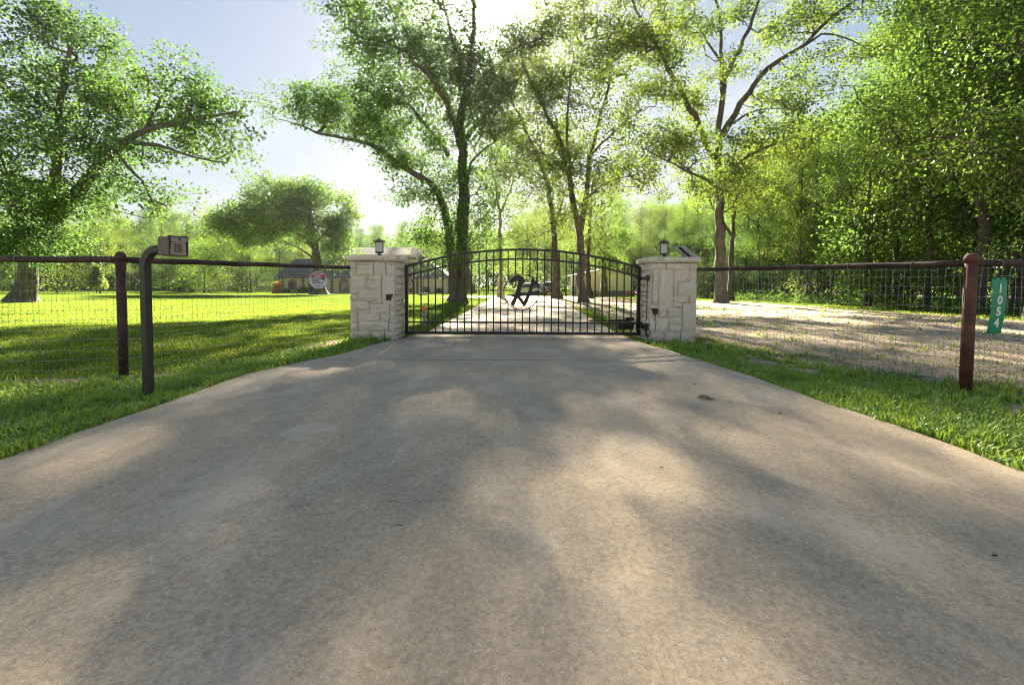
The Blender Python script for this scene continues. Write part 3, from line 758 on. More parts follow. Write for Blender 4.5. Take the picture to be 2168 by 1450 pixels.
fence(lruns, [(LPOST[0], LPOST[1], 1.575, .05), (-9.6, 5.42, 1.575, .05), (-14.5, 5.3, 1.575, .05)], 'dark pipe fence with wire mesh running left from the left pillar', RUSTD, tie_on(lruns, [(0, .22), (0, .62), (1, .25), (1, .02), (2, .2)]))
fence(rruns, [(RPOST[0], RPOST[1], 1.572, .057), (9.9, 4.9, 1.57, .057), (14.8, 4.8, 1.57, .057)], 'rusty red pipe fence with wire mesh running right from the right pillar', RUST, tie_on(rruns, [(0, .25), (0, .55), (0, .72), (0, .88), (1, .06), (1, .12), (2, .2)]))

# ------------------------------------------------------------------ lettering
def text_mesh(s, size, bold=0.0, ext=.0008, sx=1.0):
    cu = bpy.data.curves.new('text', 'FONT'); cu.body = s; cu.size = size; cu.offset = bold; cu.extrude = ext
    cu.align_x = 'CENTER'; cu.align_y = 'CENTER'; cu.resolution_u = 3
    o = bpy.data.objects.new('tmp', cu); COL.objects.link(o)
    dg = bpy.context.evaluated_depsgraph_get(); me = bpy.data.meshes.new_from_object(o.evaluated_get(dg))
    bpy.data.objects.remove(o); bpy.data.curves.remove(cu)
    me.transform(Matrix.Diagonal((sx, 1, 1, 1)))
    return me
# green address sign on the right fence
def green_sign():
    cx, cy = 5.29, RPOST[1] - .075
    Wd, H0, H1 = .158, .70, 1.302
    t = empty('address_sign', (cx, cy, H0), 'green vertical address sign with white digits 1054 on the right fence', 'sign')
    def bow(z):
        f = (z - H0) / (H1 - H0); return cx - .03 * (1 - f) ** 2 + .012 * f - .004, cy - .014 * math.sin(math.pi * f)
    v = []; n = 14; pl = []
    for i in range(n + 1):
        f = i / n; z = H0 + f * (H1 - H0); bx_, by_ = bow(z)
        for k in range(7):
            u = (k / 6 - .5); e = 0
            if i == n: e = .012 * (1 - (2 * u) ** 2) - .004
            if i == 0: e = -.008 * (1 - (2 * u) ** 2)
            v.append((bx_ + u * Wd, by_ + .004 * (2 * u) ** 2, z + e))
    fs = [(i * 7 + k, i * 7 + k + 1, (i + 1) * 7 + k + 1, (i + 1) * 7 + k) for i in range(n) for k in range(6)]
    o = MB().add(v, fs).build('plate', GREEN, t); s = o.modifiers.new('solid', 'SOLIDIFY'); s.thickness = .002; s.offset = -1
    for ch, z in zip('1054', (1.185, 1.058, .935, .81)):
        me = text_mesh(ch, .125, .0055, .0006, .84); me.materials.append(WHITE)
        bx_, by_ = bow(z); f = (z - H0) / (H1 - H0); tilt = .09 * (1 - f)
        me.transform(Matrix.Rotation(math.pi / 2, 4, 'X')); me.transform(Matrix.Rotation(tilt, 4, 'Y'))
        link('digit', me, t, loc=(bx_ - cx, by_ - cy - .004, z - H0))
    for z, us in ((H1 - .008, (-.4, 0, .4)), (H0 + .012, (-.42, .4))):
        for u in us:
            bx_, by_ = bow(z); MB().tube([(bx_ + u * Wd, by_ - .006, z + .012), (bx_ + u * Wd + .004, by_ - .007, z - .008)], .004, 5).build('tie', RUBBER, t)
green_sign()

# security sign on the left fence
def cam_sign():
    f = .245; cx = LPOST[0] + (PLX0 - LPOST[0]) * (1 - f) + .0; cy = LPOST[1] + (9.95 - LPOST[1]) * (1 - f)
    p = at(674, 593, cy); cz = float(p[2]); cx = float(p[0])
    t = empty('security_sign', (cx, cy, cz), 'octagonal red and white video surveillance sign on the left fence', 'sign')
    az = math.atan2(4.43, 1.32) ; rot = az - .25 - math.pi * 0
    # local frame: u to the viewer's right, n towards the viewer
    ang = math.radians(40); u = Vector((math.cos(ang), math.sin(ang), 0)); n = Vector((math.sin(ang), -math.cos(ang), 0))
    Mx = Matrix(((u.x, 0, n.x, 0), (u.y, 0, n.y, 0), (0, 1, 0, 0), (0, 0, 0, 1)))
    a = .165; sxx = 1.0; c = .4142 * a
    oc = [(-c, -a), (c, -a), (a, -c), (a, c), (c, a), (-c, a), (-a, c), (-a, -c)]
    def poly(name, pts, z0, z1, mt, parent=t):
        mb = MB(); mb.prism(pts, 2, z0, z1); me = bpy.data.meshes.new(name); me.from_pydata(mb.v, [], mb.f); me.materials.append(mt); me.transform(Mx); return link(name, me, parent)
    poly('plate', oc, 0, .003, WHITE)
    s = .93
    poly('red_band', [(-a * s, .055), (a * s, .055), (a * s, c * s), (c * s, a * s), (-c * s, a * s), (-a * s, c * s)], .003, .0042, SIGNRED)
    for txt, sz, y_, mt, x_ in (('SECURITY', .046, .115, WHITE, 0), ('ALERT', .046, .075, WHITE, 0), ('24 HOUR', .046, .026, SIGNBLK, -.035), ('VIDEO', .046, -.014, SIGNBLK, -.052), ('SURVEILLANCE', .032, -.052, SIGNBLK, -.015)):
        me = text_mesh(txt, sz, .0018, .0004, .95); me.materials.append(mt); me.transform(Matrix.Translation((x_, y_, .0048))); me.transform(Mx); link('lettering', me, t)
    for y_, w_ in ((-.09, .17), (-.105, .15), (-.122, .12), (-.138, .09)):
        poly('red_line', [(-w_ / 2, y_ - .003), (w_ / 2, y_ - .003), (w_ / 2, y_ + .003), (-w_ / 2, y_ + .003)], .003, .0042, SIGNRED)
    poly('camera_symbol', [(.055, .045), (.10, .05), (.135, .03), (.125, .01), (.105, .012), (.085, .0), (.065, .02)], .003, .0044, SIGNBLK)
    poly('camera_symbol', [(.115, .005), (.125, .005), (.145, -.03), (.135, -.034)], .003, .0044, SIGNBLK)
cam_sign()

# ------------------------------------------------------------------ gooseneck keypad
def keypad():
    x0, y0 = -3.80, 4.72; g0 = float(hz(x0, y0))
    th = math.radians(-14); Rz = Matrix.Rotation(th, 4, 'Z')
    t = empty('gate_keypad', (x0, y0, g0), 'brown gooseneck post carrying a gate keypad beside the driveway', 'keypad')
    def T(p):
        q = Rz @ Vector(p); return (x0 + q.x, y0 + q.y, q.z)
    R0 = .19; zt = 1.548; pts = [(0, 0, g0 - .1), (0, 0, .4), (0, 0, .9), (0, 0, zt - R0)]
    for a in np.linspace(0, math.pi / 2, 9)[1:]: pts.append((R0 - R0 * math.cos(a), 0, zt - R0 + R0 * math.sin(a)))
    pts.append((.33, 0, zt))
    mb = MB().tube([T(p) for p in pts], .0525, 4, flat=Rz @ Vector((0, 1, 0)))
    o = mb.build('gooseneck_post', BRONZE, t, bevel=.006)
    bxL, bw, bh = .20, .16, .185; bx0 = .29
    body = MB(); sh = [(-bw / 2, -bh / 2), (bw / 2, -bh / 2), (bw / 2, bh / 2), (-bw / 2, bh / 2)]
    def local_box(name, c, d, mt, parent=t, bv=0):
        m2 = MB(); m2.box(T(c), d, Rz.to_3x3()); return m2.build(name, mt, parent, bevel=bv)
    Z = zt + .02
    R2 = Rz @ Matrix.Rotation(math.radians(-14), 4, 'Z')
    def T2(p):
        q0 = Rz @ Vector((bx0, 0, 0)); q = R2 @ Vector(p); return (x0 + q0.x + q.x, y0 + q0.y + q.y, Z + q.z)
    # case: deep box whose face side is open shell
    def loft(prof, xs):
        vs = []; n = len(prof)
        for (xx, s_) in xs: vs += [T2((xx, u * s_, v * s_)) for u, v in prof]
        fs = [tuple(range(n))[::-1]] + [(i * n + k, i * n + (k + 1) % n, (i + 1) * n + (k + 1) % n, (i + 1) * n + k) for i in range(len(xs) - 1) for k in range(n)] + [tuple((len(xs) - 1) * n + k for k in range(n))]
        return MB().add(vs, fs)
    box = loft([(-bw / 2, -bh / 2), (bw / 2, -bh / 2), (bw / 2, bh / 2), (-bw / 2, bh / 2)], [(0, 1), (bxL * .93, 1), (bxL, .985)]).build('case', GREYBOX, t, bevel=.005)
    loft([(-bw / 2 - .004, -bh / 2 - .004), (bw / 2 + .004, -bh / 2 - .004), (bw / 2 + .012, bh / 2 + .004), (-bw / 2 - .004, bh / 2 + .006)], [(bxL + .0005, 1), (bxL + .022, 1)]).build('rim', BLACKM, box)
    X = bxL + .0225
    def face(name, pts, d0, d1, mt, parent):
        n = len(pts); vs = [T2((X + d0, u, v)) for u, v in pts] + [T2((X + d1, u, v)) for u, v in pts]
        fs = [tuple(range(n))[::-1], tuple(range(n, 2 * n))] + [(k, (k + 1) % n, n + (k + 1) % n, n + k) for k in range(n)]
        return MB().add(vs, fs).build(name, mt, parent)
    fp = face('face_plate', [(-.078, -.088), (.066, -.09), (.062, .035), (-.066, .035)], 0, .006, GREYFACE, t)
    arc = [(-.07 + .145 * i / 10, .045 - .014 * math.sin(math.pi * i / 10)) for i in range(11)]
    lid = face('lid', arc + [(.074, .084), (-.068, .086)], 0, .013, GREYFACE, t)
    c_ = [(.005 + .012 * math.cos(a), .066 + .012 * math.sin(a)) for a in np.linspace(0, 2 * math.pi, 13)[:-1]]
    face('round_badge', c_, .0135, .015, BRONZE, lid)
    for r in range(4):
        for c in range(3):
            u = -.036 + c * .024 + r * .002; v = .012 - r * .022
            face('key', [(u - .008, v - .007), (u + .008, v - .007), (u + .008, v + .007), (u - .008, v + .007)], .0062, .010, BRONZE, fp)
keypad()

# reflector post and little post beyond the gate
def stick():
    p = ground_at(898, 688); x_, y_ = float(p[0]), float(p[1])
    t = empty('reflector_post', (x_, y_, 0), 'low weathered post with a round orange reflector behind the gate', 'reflector post')
    MB().box((x_, y_, .24), (.085, .05, .5)).build('post', PLASTIC, t, bevel=.006)
    d = MB(); d.tube([(x_ - .005, y_ - .026, .50), (x_ - .005, y_ - .045, .50)], .058, 20); d.build('reflector', ORANGE, t)
    d = MB(); d.tube([(x_ - .005, y_ - .024, .50), (x_ - .005, y_ - .034, .50)], .064, 20); d.build('reflector_rim', WHITE, t)
    x2 = x_ + .1
    t2 = empty('utility_stub', (x2, y_ + .05, 0), 'short grey utility stub beside the orange reflector post', 'post')
    MB().box((x2, y_ + .06, .17), (.05, .05, .36)).build('pipe', PLASTIC, t2); MB().box((x2, y_ + .06, .24), (.07, .07, .07)).build('box', BLACKM, t2)
stick()

# small litter on the concrete
def leafy(px_, py_, L_, mt, label, rz, name='fallen_leaf', curl=.3):
    p = ground_at(px_, py_); n = 5; vs = []
    for i in range(n + 1):
        f = i / n; w_ = L_ * .22 * math.sin(math.pi * min(.98, f + .02)) + .0015
        for s_ in (-1, 0, 1): vs.append(((f - .5) * L_, s_ * w_, .005 + curl * L_ * (.25 * (f - .5) ** 2 * 4 * .5 + .25 * abs(s_) * math.sin(math.pi * f))))
    fs = [(i * 3 + k, i * 3 + k + 1, i * 3 + 4 + k, i * 3 + 3 + k) for i in range(n) for k in range(2)]
    me = bpy.data.meshes.new(name); me.from_pydata(vs, [], fs); me.materials.append(mt); me.transform(Matrix.Rotation(rz, 4, 'Z'))
    return tag(link(name, me, loc=(p[0], p[1], .017)), label, 'leaf')
DRY = plain('dry_leaf', (.30, .23, .15), .8, 0, .4, 60, .3); DRK = plain('dark_twig', (.035, .028, .02), .8, 0, .2, 60, .3); LGRN = plain('fresh_leaf', (.05, .14, .04), .5)
PALE = plain('pale_chip', (.72, .68, .6), .8)
leafy(1490, 847, .16, DRY, 'curled tan dry leaf on the concrete right of the middle', .15, curl=.7)
leafy(1505, 849, .10, DRY, 'smaller tan dry leaf touching the curled one', -.2, curl=.5)
leafy(1471, 817, .06, LGRN, 'small green leaf on the concrete above the dry leaves', -.3)
leafy(755, 860, .045, PALE, 'pale chip of bark left of the middle of the driveway', .1, 'bark_chip')
leafy(1100, 820, .015, PALE, 'tiny pale chip in the middle of the driveway', .1, 'bark_chip')
leafy(628, 801, .06, PALE, 'pale chip near the left edge of the driveway', .3, 'bark_chip')
leafy(1022, 932, .03, DRK, 'dark crumb of leaf in the middle of the driveway', .1)
leafy(586, 833, .03, DRK, 'dark crumb of leaf near the left grass', .5)
leafy(2106, 1186, .03, DRK, 'dark curled leaf near the lower right corner', .1)
leafy(687, 978, .014, DRK, 'dark speck of leaf below the ring shaped stain', .4)
leafy(1150, 1050, .010, DRK, 'dark speck in the centre foreground', .4)
leafy(1652, 880, .05, DRK, 'thin dark leaf by the right grass edge', .9)
for px_, py_, L_, a_, lb in ((843, 1119, .045, -.05, 'short dark twig in the left foreground'), (830, 1068, .05, .35, 'thin bent twig above the short dark one'), (1400, 995, .03, .3, 'fine twig in the right half of the concrete')):
    p = ground_at(px_, py_); d = Vector((math.cos(a_), math.sin(a_), 0)) * L_ / 2; c = Vector((float(p[0]), float(p[1]), .019))
    tag(MB().tube([c - d, c + d * .1 + Vector((0, .002, .001)), c + d], .0016, 5).build('twig', DRK), lb, 'twig')
for px_, py_, s_, lb in ((1400, 728 + 6, .12, 'small grey stone at the foot of the right pillar'), (2074, 846, .10, 'pale flat stone at the foot of the rusty right post'), (1497, 727, .14, 'pale rubble stone behind the right pillar corner')):
    p = ground_at(px_, py_); rg = random.Random(px_)
    vs = [(float(p[0]) + s_ * (a * .5 + rg.uniform(-.12, .12)), float(p[1]) + s_ * (b * .4 + rg.uniform(-.1, .1)), float(p[2]) + s_ * (.22 * c + rg.uniform(-.05, .05))) for a, b, c in ((-1, -1, -.5), (1, -1, -.5), (1, 1, -.5), (-1, 1, -.5), (-.7, -.8, 1), (.8, -.6, 1), (.6, .8, 1.1), (-.7, .7, .9))]
    tag(MB().add(vs, [(3, 2, 1, 0), (4, 5, 6, 7), (0, 1, 5, 4), (1, 2, 6, 5), (2, 3, 7, 6), (3, 0, 4, 7)]).build('loose_stone', LIME, bevel=.01), lb, 'stone')

# fallen leaves and bits strewn over the yard and verges
def litter():
    rg = np.random.default_rng(91); x, y = scatter(42000, -30, 40, 2.2, 34, 92, 1.5)
    cv, yd = cover(x, y); keep = (rg.random(len(x)) < np.where(yd, .75, .06)) & ~((x > xl(np.clip(y, -5, 46)) - .02) & (x < xr(np.clip(y, -5, 36)) + .02)) & pill_clear(x, y)
    x, y = x[keep], y[keep]; n = len(x); a = rg.uniform(0, 6.28, n); L_ = rg.uniform(.025, .08, n) * (1 + y * .02)
    d = np.stack([np.cos(a), np.sin(a), rg.uniform(-.1, .25, n)], 1) * L_[:, None]; s = np.stack([-np.sin(a), np.cos(a), rg.uniform(-.2, .2, n)], 1) * (L_ * .3)[:, None]
    P = np.stack([x, y, hz(x, y) + .008 + .012 * rg.random(n)], 1)
    V = np.stack([P - d * .5, P + s + [0, 0, .006], P + d * .5, P - s], 1).reshape(-1, 3); bb = (np.arange(n) * 4)[:, None]
    q = N('leaf_litter'); r = q.rnd(); c = q.mix(r, (.16, .10, .055), (.50, .38, .24)); c = q.mix(q.mr(q.math('FRACT', q.math('MULTIPLY', r, 17.3)), .6, .7, 0, .6), c, (.10, .085, .07)); m_ = q.done(c, .85, spec=.2)
    tag(link('leaf_litter', np_mesh('leaf_litter', V, np.concatenate([bb + [0, 1, 2], bb + [0, 2, 3]], 0), m_)), 'dry leaves and twigs strewn over the bare yard', 'leaf litter', kind='stuff')
litter()
# ------------------------------------------------------------------ trees
def tube_np(P, R, sides, V, Fc, flare=0.0, seed=0):
    P = np.asarray(P, float); n = len(P); base = sum(len(v) for v in V)
    T = np.gradient(P, axis=0); T /= np.linalg.norm(T, axis=1)[:, None] + 1e-9
    a = np.array([1.0, 0, 0]) if abs(T[0, 0]) < .8 else np.array([0, 1.0, 0])
    nn = []; cur = a
    for i in range(n):
        cur = cur - T[i] * cur.dot(T[i]); cur = cur / (np.linalg.norm(cur) + 1e-9); nn.append(cur)
    nn = np.array(nn); bb = np.cross(T, nn)
    th = 2 * np.pi * np.arange(sides) / sides
    rad = np.asarray(R, float)[:, None] * np.ones(sides)
    rg = np.random.default_rng(seed)
    if sides > 5: rad = rad * (1 + .07 * rg.standard_normal((n, sides)))
    if flare > 0:
        h = (P[:, 2] - P[0, 2])[:, None]
        lob = .55 + .45 * np.cos(4 * th + seed) + .25 * np.cos(7 * th + 2 * seed)
        rad = rad * (1 + flare * np.exp(-np.maximum(h, 0) / .38) * lob[None, :] + .10 * np.exp(-h / 3.) * np.cos(6 * th + seed)[None, :])
    vs = P[:, None, :] + rad[:, :, None] * (nn[:, None, :] * np.cos(th)[None, :, None] + bb[:, None, :] * np.sin(th)[None, :, None])
    V.append(vs.reshape(-1, 3))
    i = np.arange(n - 1)[:, None] * sides; k = np.arange(sides)[None, :]; k2 = (k + 1) % sides
    q = np.stack([i + k, i + k2, i + sides + k2, i + sides + k], -1).reshape(-1, 4) + base
    Fc.append(q)
def smooth_path(pts, step=.7):
    pts = np.asarray(pts, float)
    if len(pts) < 3:
        n = max(2, int(np.linalg.norm(pts[-1] - pts[0]) / step)); t = np.linspace(0, 1, n + 1)[:, None]; return pts[0] * (1 - t) + pts[-1] * t
    P = np.vstack([2 * pts[0] - pts[1], pts, 2 * pts[-1] - pts[-2]]); o = []
    for i in range(1, len(P) - 2):
        n = max(1, int(np.linalg.norm(P[i + 1] - P[i]) / step))
        for j in range(n):
            t = j / n; o.append(.5 * ((2 * P[i]) + (-P[i - 1] + P[i + 1]) * t + (2 * P[i - 1] - 5 * P[i] + 4 * P[i + 1] - P[i + 2]) * t * t + (-P[i - 1] + 3 * P[i] - 3 * P[i + 1] + P[i + 2]) * t ** 3))
    o.append(P[-2]); return np.array(o)
def leaves(name, C, D, per, size, crad, mat, rg, droop=.25, S=None):
    n = len(C) * per; c = np.repeat(C, per, 0); d0 = np.repeat(D, per, 0)
    off = rg.standard_normal((n, 3)) * crad * np.array([1, 1, .7]); p = c + off + d0 * rg.uniform(-.5, .5, n)[:, None] * crad
    d = off / (np.linalg.norm(off, axis=1)[:, None] + 1e-6) + d0 * .4 + rg.standard_normal((n, 3)) * .55 - np.array([0, 0, droop])
    d /= np.linalg.norm(d, axis=1)[:, None]
    up = rg.standard_normal((n, 3)) * .6 + np.array([0, 0, 1.0])
    s = np.cross(d, up); s /= np.linalg.norm(s, axis=1)[:, None] + 1e-6; nr = np.cross(s, d)
    Ls = (size * rg.uniform(.65, 1.25, n))[:, None]; w = Ls * .36
    mid = p + d * Ls * .45
    V = np.stack([p, mid + s * w + nr * w * .35, p + d * Ls, mid - s * w + nr * w * .35], 1).reshape(-1, 3)
    b = (np.arange(n) * 4)[:, None]
    Fc = np.concatenate([b + [0, 1, 2], b + [0, 2, 3]], 0)
    return np_mesh(name, V, Fc, mat)
def grow(limbs, blobs, seed, leaf=.15, per=46, crad=.36, wood=BARK, lm=LEAF_OAK, flare=.9, sides=12, clump=9, clumpr=.72, twig=.011, maxd=99, dens=1.0):
    """limbs: list of (points, r0, r1); blobs: list of (centre, (rx, ry, rz), clusters). All in local coordinates."""
    rg = np.random.default_rng(seed)
    V = []; Fc = []; nodes = []
    for i, (pts, r0, r1) in enumerate(limbs):
        P = smooth_path(pts, .6)
        P[1:-1] += rg.standard_normal((len(P) - 2, 3)) * min(.05, r0 * .25)
        R = r0 + (r1 - r0) * np.linspace(0, 1, len(P)) ** .8
        if i == 0:
            P[0, 2] -= .15
        tube_np(P, R, sides if i == 0 else max(6, sides - 3), V, Fc, flare if i == 0 else 0, seed + i)
        k0 = 2 if i == 0 else 0
        for j in range(k0, len(P)): nodes.append(P[j])
    L0 = len(nodes)
    Cs = []
    for (c, r, n) in blobs:
        c = np.array(c, float); r = np.array(r, float); m_ = max(1, int(n * dens) // clump)
        u = rg.standard_normal((m_, 3)); u /= np.linalg.norm(u, axis=1)[:, None]
        sc = c + u * r * (rg.uniform(.05, 1.2, m_) ** .58)[:, None]
        q = np.repeat(sc, clump, 0) + rg.standard_normal((m_ * clump, 3)) * clumpr * np.array([1, 1, .6])
        Cs.append(q)
    C = np.concatenate(Cs); nodes = np.array(nodes)
    C = C[C[:, 2] > .3]
    d = np.min(np.linalg.norm(C[:, None, :] - nodes[None, ::3, :], axis=2), axis=1)
    o = np.argsort(d); C = C[o][d[o] < maxd]
    cap = L0 + 3 * len(C); A = np.zeros((cap, 3)); A[:L0] = nodes; par = -np.ones(cap, int); cnt = np.zeros(cap, int); m_ = L0; St = np.zeros_like(C)
    D = np.zeros_like(C); segs = []
    for i, c in enumerate(C):
        dv = c - A[:m_]; dist = np.sqrt((dv ** 2).sum(1)); pen = dist + np.maximum(-dv[:, 2], 0) * .8
        k = int(np.argmin(pen)); a = A[k]; ln = dist[k]
        D[i] = dv[k] / (ln + 1e-6)
        m1 = a + (c - a) * .36 + rg.standard_normal(3) * .06 * ln + np.array([0, 0, -.03 * ln]); m2 = a + (c - a) * .7 + rg.standard_normal(3) * .05 * ln + np.array([0, 0, .02 * ln])
        ms_ = c - (c - a) * min(1.0, .95 / (ln + 1e-6)); St[i] = ms_
        A[m_] = m1; A[m_ + 1] = m2; A[m_ + 2] = c
        par[m_] = k; par[m_ + 1] = m_; par[m_ + 2] = m_ + 1
        q = m_ + 2; m_ += 3
        while q >= L0: cnt[q] += 1; q = par[q]
    idx = np.arange(L0, m_); pa = par[idx]
    r = twig * np.sqrt(cnt[idx]); rp = np.where(pa >= L0, twig * np.sqrt(np.maximum(cnt[pa], 1)), r * 1.25); rp = np.minimum(rp, r * 1.5)
    a = A[pa]; b = A[idx]; t = b - a; t /= np.linalg.norm(t, axis=1)[:, None] + 1e-9
    u = np.cross(t, np.array([.3, .5, .8])); u /= np.linalg.norm(u, axis=1)[:, None] + 1e-9; w = np.cross(t, u)
    vs = []
    for (P, R) in ((a, rp), (b, r)):
        for k in range(3):
            th = 2 * np.pi * k / 3; vs.append(P + R[:, None] * (u * math.cos(th) + w * math.sin(th)))
    vs = np.stack(vs, 1).reshape(-1, 3); base = sum(len(v) for v in V); b0 = (np.arange(len(idx)) * 6)[:, None] + base
    V.append(vs)
    for k in range(3): Fc.append(b0 + [k, (k + 1) % 3, 3 + (k + 1) % 3, 3 + k])
    wm = np_mesh('trunk', np.concatenate(V), np.concatenate(Fc), wood, True)
    lmesh = leaves('crown', C, D, per, leaf, crad, lm, rg, S=St)
    return wm, lmesh
def place_tree(name, base, meshes, label, cat='tree', group=None, rz=0, sc=1.0):
    t = empty(name, base, label, cat, group, rz=rz); t.scale = (sc, sc, sc)
    link('trunk', meshes[0], t); link('crown', meshes[1], t); return t
TREE_BASE = {}
def hero(name, base_px, Y, limbs, blobs, label, seed, depth=None, **k):
    """limbs in photo pixels with metres of depth offset; converted to real places round the trunk"""
    g = ground_at(*base_px); b = at(base_px[0], base_px[1], Y); b[2] = float(gz(0, Y)) - .02
    s = Y / F
    Ls = [([at(p[0], p[1], Y + (p[2] if len(p) > 2 else 0)) - b for p in pts], r0, r1) for pts, r0, r1 in limbs]
    Ls[0][0][0][:] = 0
    Bs = [(at(x_, y_, Y + dz) - b, (rx * s, ry_d, rz_ * s), n) for (x_, y_, dz, rx, rz_, ry_d, n) in blobs]
    k.setdefault('dens', 1.0); ms = grow(Ls, Bs, seed, **k)
    return place_tree(name, b, ms, label)

# --- the big spreading tree on the left
hero('oak_tree', (45, 638), 27.5, [
  ([(45, 640), (56, 590), (66, 550), (86, 515), (106, 476), (110, 420), (120, 353), (126, 265), (132, 180), (150, 100)], .50, .10),
  ([(106, 476), (155, 420, -.5), (207, 353, -1), (247, 313, -1.2), (309, 276, -1.5), (379, 260, -1), (441, 247, 0), (498, 238, .5)], .46, .06),
  ([(247, 325, -1.2), (300, 384, -2), (318, 419, -2), (353, 437, -2)], .13, .04),
  ([(282, 300, -1.2), (335, 309, -2.2), (423, 335, -2.5), (480, 345, -2)], .15, .03),
  ([(120, 340), (70, 260, 2), (20, 190, 3), (-40, 150, 3)], .22, .06),
  ([(124, 290), (180, 200, 2), (220, 130, 3), (235, 90, 3)], .18, .05),
  ([(110, 420), (50, 380, -2), (-20, 360, -3), (-90, 330, -3)], .24, .06),
  ([(309, 276, -1.5), (340, 210, 0), (385, 150, 1)], .12, .03),
  ([(207, 353, -1), (240, 270, 1.5), (270, 200, 2)], .16, .04)],
  [(80, 60, 1, 70, 60, 3, 110), (165, 95, 1, 55, 65, 3, 95), (50, 180, 0, 95, 80, 3.5, 160), (190, 190, 0, 85, 75, 3.5, 160), (-60, 200, 0, 80, 120, 4, 80),
   (280, 215, 0, 65, 50, 3, 105), (388, 185, .5, 45, 45, 2, 60), (455, 235, .5, 60, 42, 2.2, 85), (395, 275, 0, 70, 42, 2.4, 95), (502, 300, 0, 22, 45, 1.5, 26),
   (480, 345, 0, 25, 22, 1.2, 14), (60, 340, -1, 100, 90, 4, 190), (190, 310, -1, 75, 60, 3, 120), (320, 330, -1, 50, 25, 2, 34), (345, 415, -2, 38, 30, 1.5, 34), (285, 395, -2, 30, 28, 1.3, 20),
   (190, 405, -1, 50, 50, 2, 70), (70, 455, -2, 80, 70, 3, 150), (20, 520, -3.5, 60, 28, 1.6, 60), (90, 500, -2.5, 50, 30, 1.5, 40)],
  'huge leaning oak at the far left with a long limb reaching right over the lawn', 21, leaf=.20, per=25, wood=BARK, lm=LEAF_OAK, flare=.75, sides=18, crad=.28, clumpr=.68)
# --- the big double trunk tree behind the left half of the gate
hero('oak_tree', (970, 637), 33.5, [
  ([(972, 638), (980, 600), (981, 520), (981, 441), (980, 366), (977, 287), (982, 225), (992, 170), (1000, 90), (1003, 0), (1000, -60)], .60, .10),
  ([(966, 628, -.2), (957, 574, -.4), (950, 485, -.5), (928, 410, -.5), (893, 378, -.5), (840, 344, -.5), (796, 309, 0), (734, 294, .5), (672, 280, .5), (622, 262, .5)], .42, .06),
  ([(979, 320), (946, 205, 1), (915, 150, 1.5), (880, 95, 2), (850, 20, 2), (838, -30, 2)], .24, .05),
  ([(972, 275), (924, 180, -2), (880, 135, -3), (844, 101, -3.5), (778, 84, -4), (735, 60, -4)], .22, .05),
  ([(950, 330), (889, 247, -1.5), (866, 222, -2), (787, 198, -3), (750, 180, -3)], .17, .04),
  ([(979, 300), (1017, 256, 1), (1069, 199, 2), (1110, 150, 2)], .2, .05),
  ([(980, 380), (1010, 330, -1), (1050, 300, -2)], .15, .04),
  ([(992, 170), (960, 90, 0), (940, 20, 0), (930, -40, 0)], .16, .05)],
  [(630, 222, .5, 50, 36, 2, 80), (690, 250, .5, 55, 42, 2.2, 100), (700, 205, .5, 45, 30, 2, 50), (805, 235, -1, 60, 45, 2.5, 90), (760, 262, 0, 55, 42, 2.4, 100), (820, 320, 0, 50, 42, 2.4, 90), (868, 375, 0, 48, 40, 2.2, 75), (880, 410, -1, 35, 35, 2, 40),
   (770, 185, -3, 48, 26, 2, 60), (850, 225, -2, 75, 55, 3, 140), (925, 300, 0, 65, 60, 3, 130), (745, 55, -4, 50, 48, 2.5, 95), (800, 100, -3.5, 60, 50, 2.5, 95), (870, 80, -1, 75, 70, 3.5, 140), (930, 160, 0, 60, 60, 3, 130), (985, 190, 0, 45, 65, 3, 105), (1030, 245, 0, 40, 40, 3, 45),
   (830, -20, 0, 120, 45, 4, 140), (950, 40, 0, 50, 60, 3.5, 110), (1010, -60, 0, 110, 40, 4, 150), (1080, 95, 1, 40, 60, 3, 95), (1022, 150, 0, 38, 36, 3, 50), (1012, 118, .5, 62, 24, 3, 125), (945, 125, 0, 45, 26, 3, 60), (885, 150, 0, 40, 40, 3, 40), (1010, 215, 1, 40, 40, 3, 35), (1050, 190, 1, 50, 40, 2.5, 130), (1040, 290, -1, 50, 45, 2.5, 75),
   (1020, 380, -1, 45, 50, 2, 60), (925, 420, -1, 40, 55, 1.6, 60), (1000, 470, -1, 35, 50, 1.5, 60), (965, 520, -1.5, 55, 38, 1.6, 80), (975, 440, -.5, 30, 80, 1.2, 70), (910, 500, -.5, 40, 30, 1.5, 40), (960, 560, -1.2, 45, 14, 1.2, 34)],
  'tallest double trunk tree behind the left half of the gate, its bark hidden in leaves', 22, leaf=.19, per=25, wood=BARK, lm=LEAF_OAK, sides=16, clumpr=.68, crad=.28)
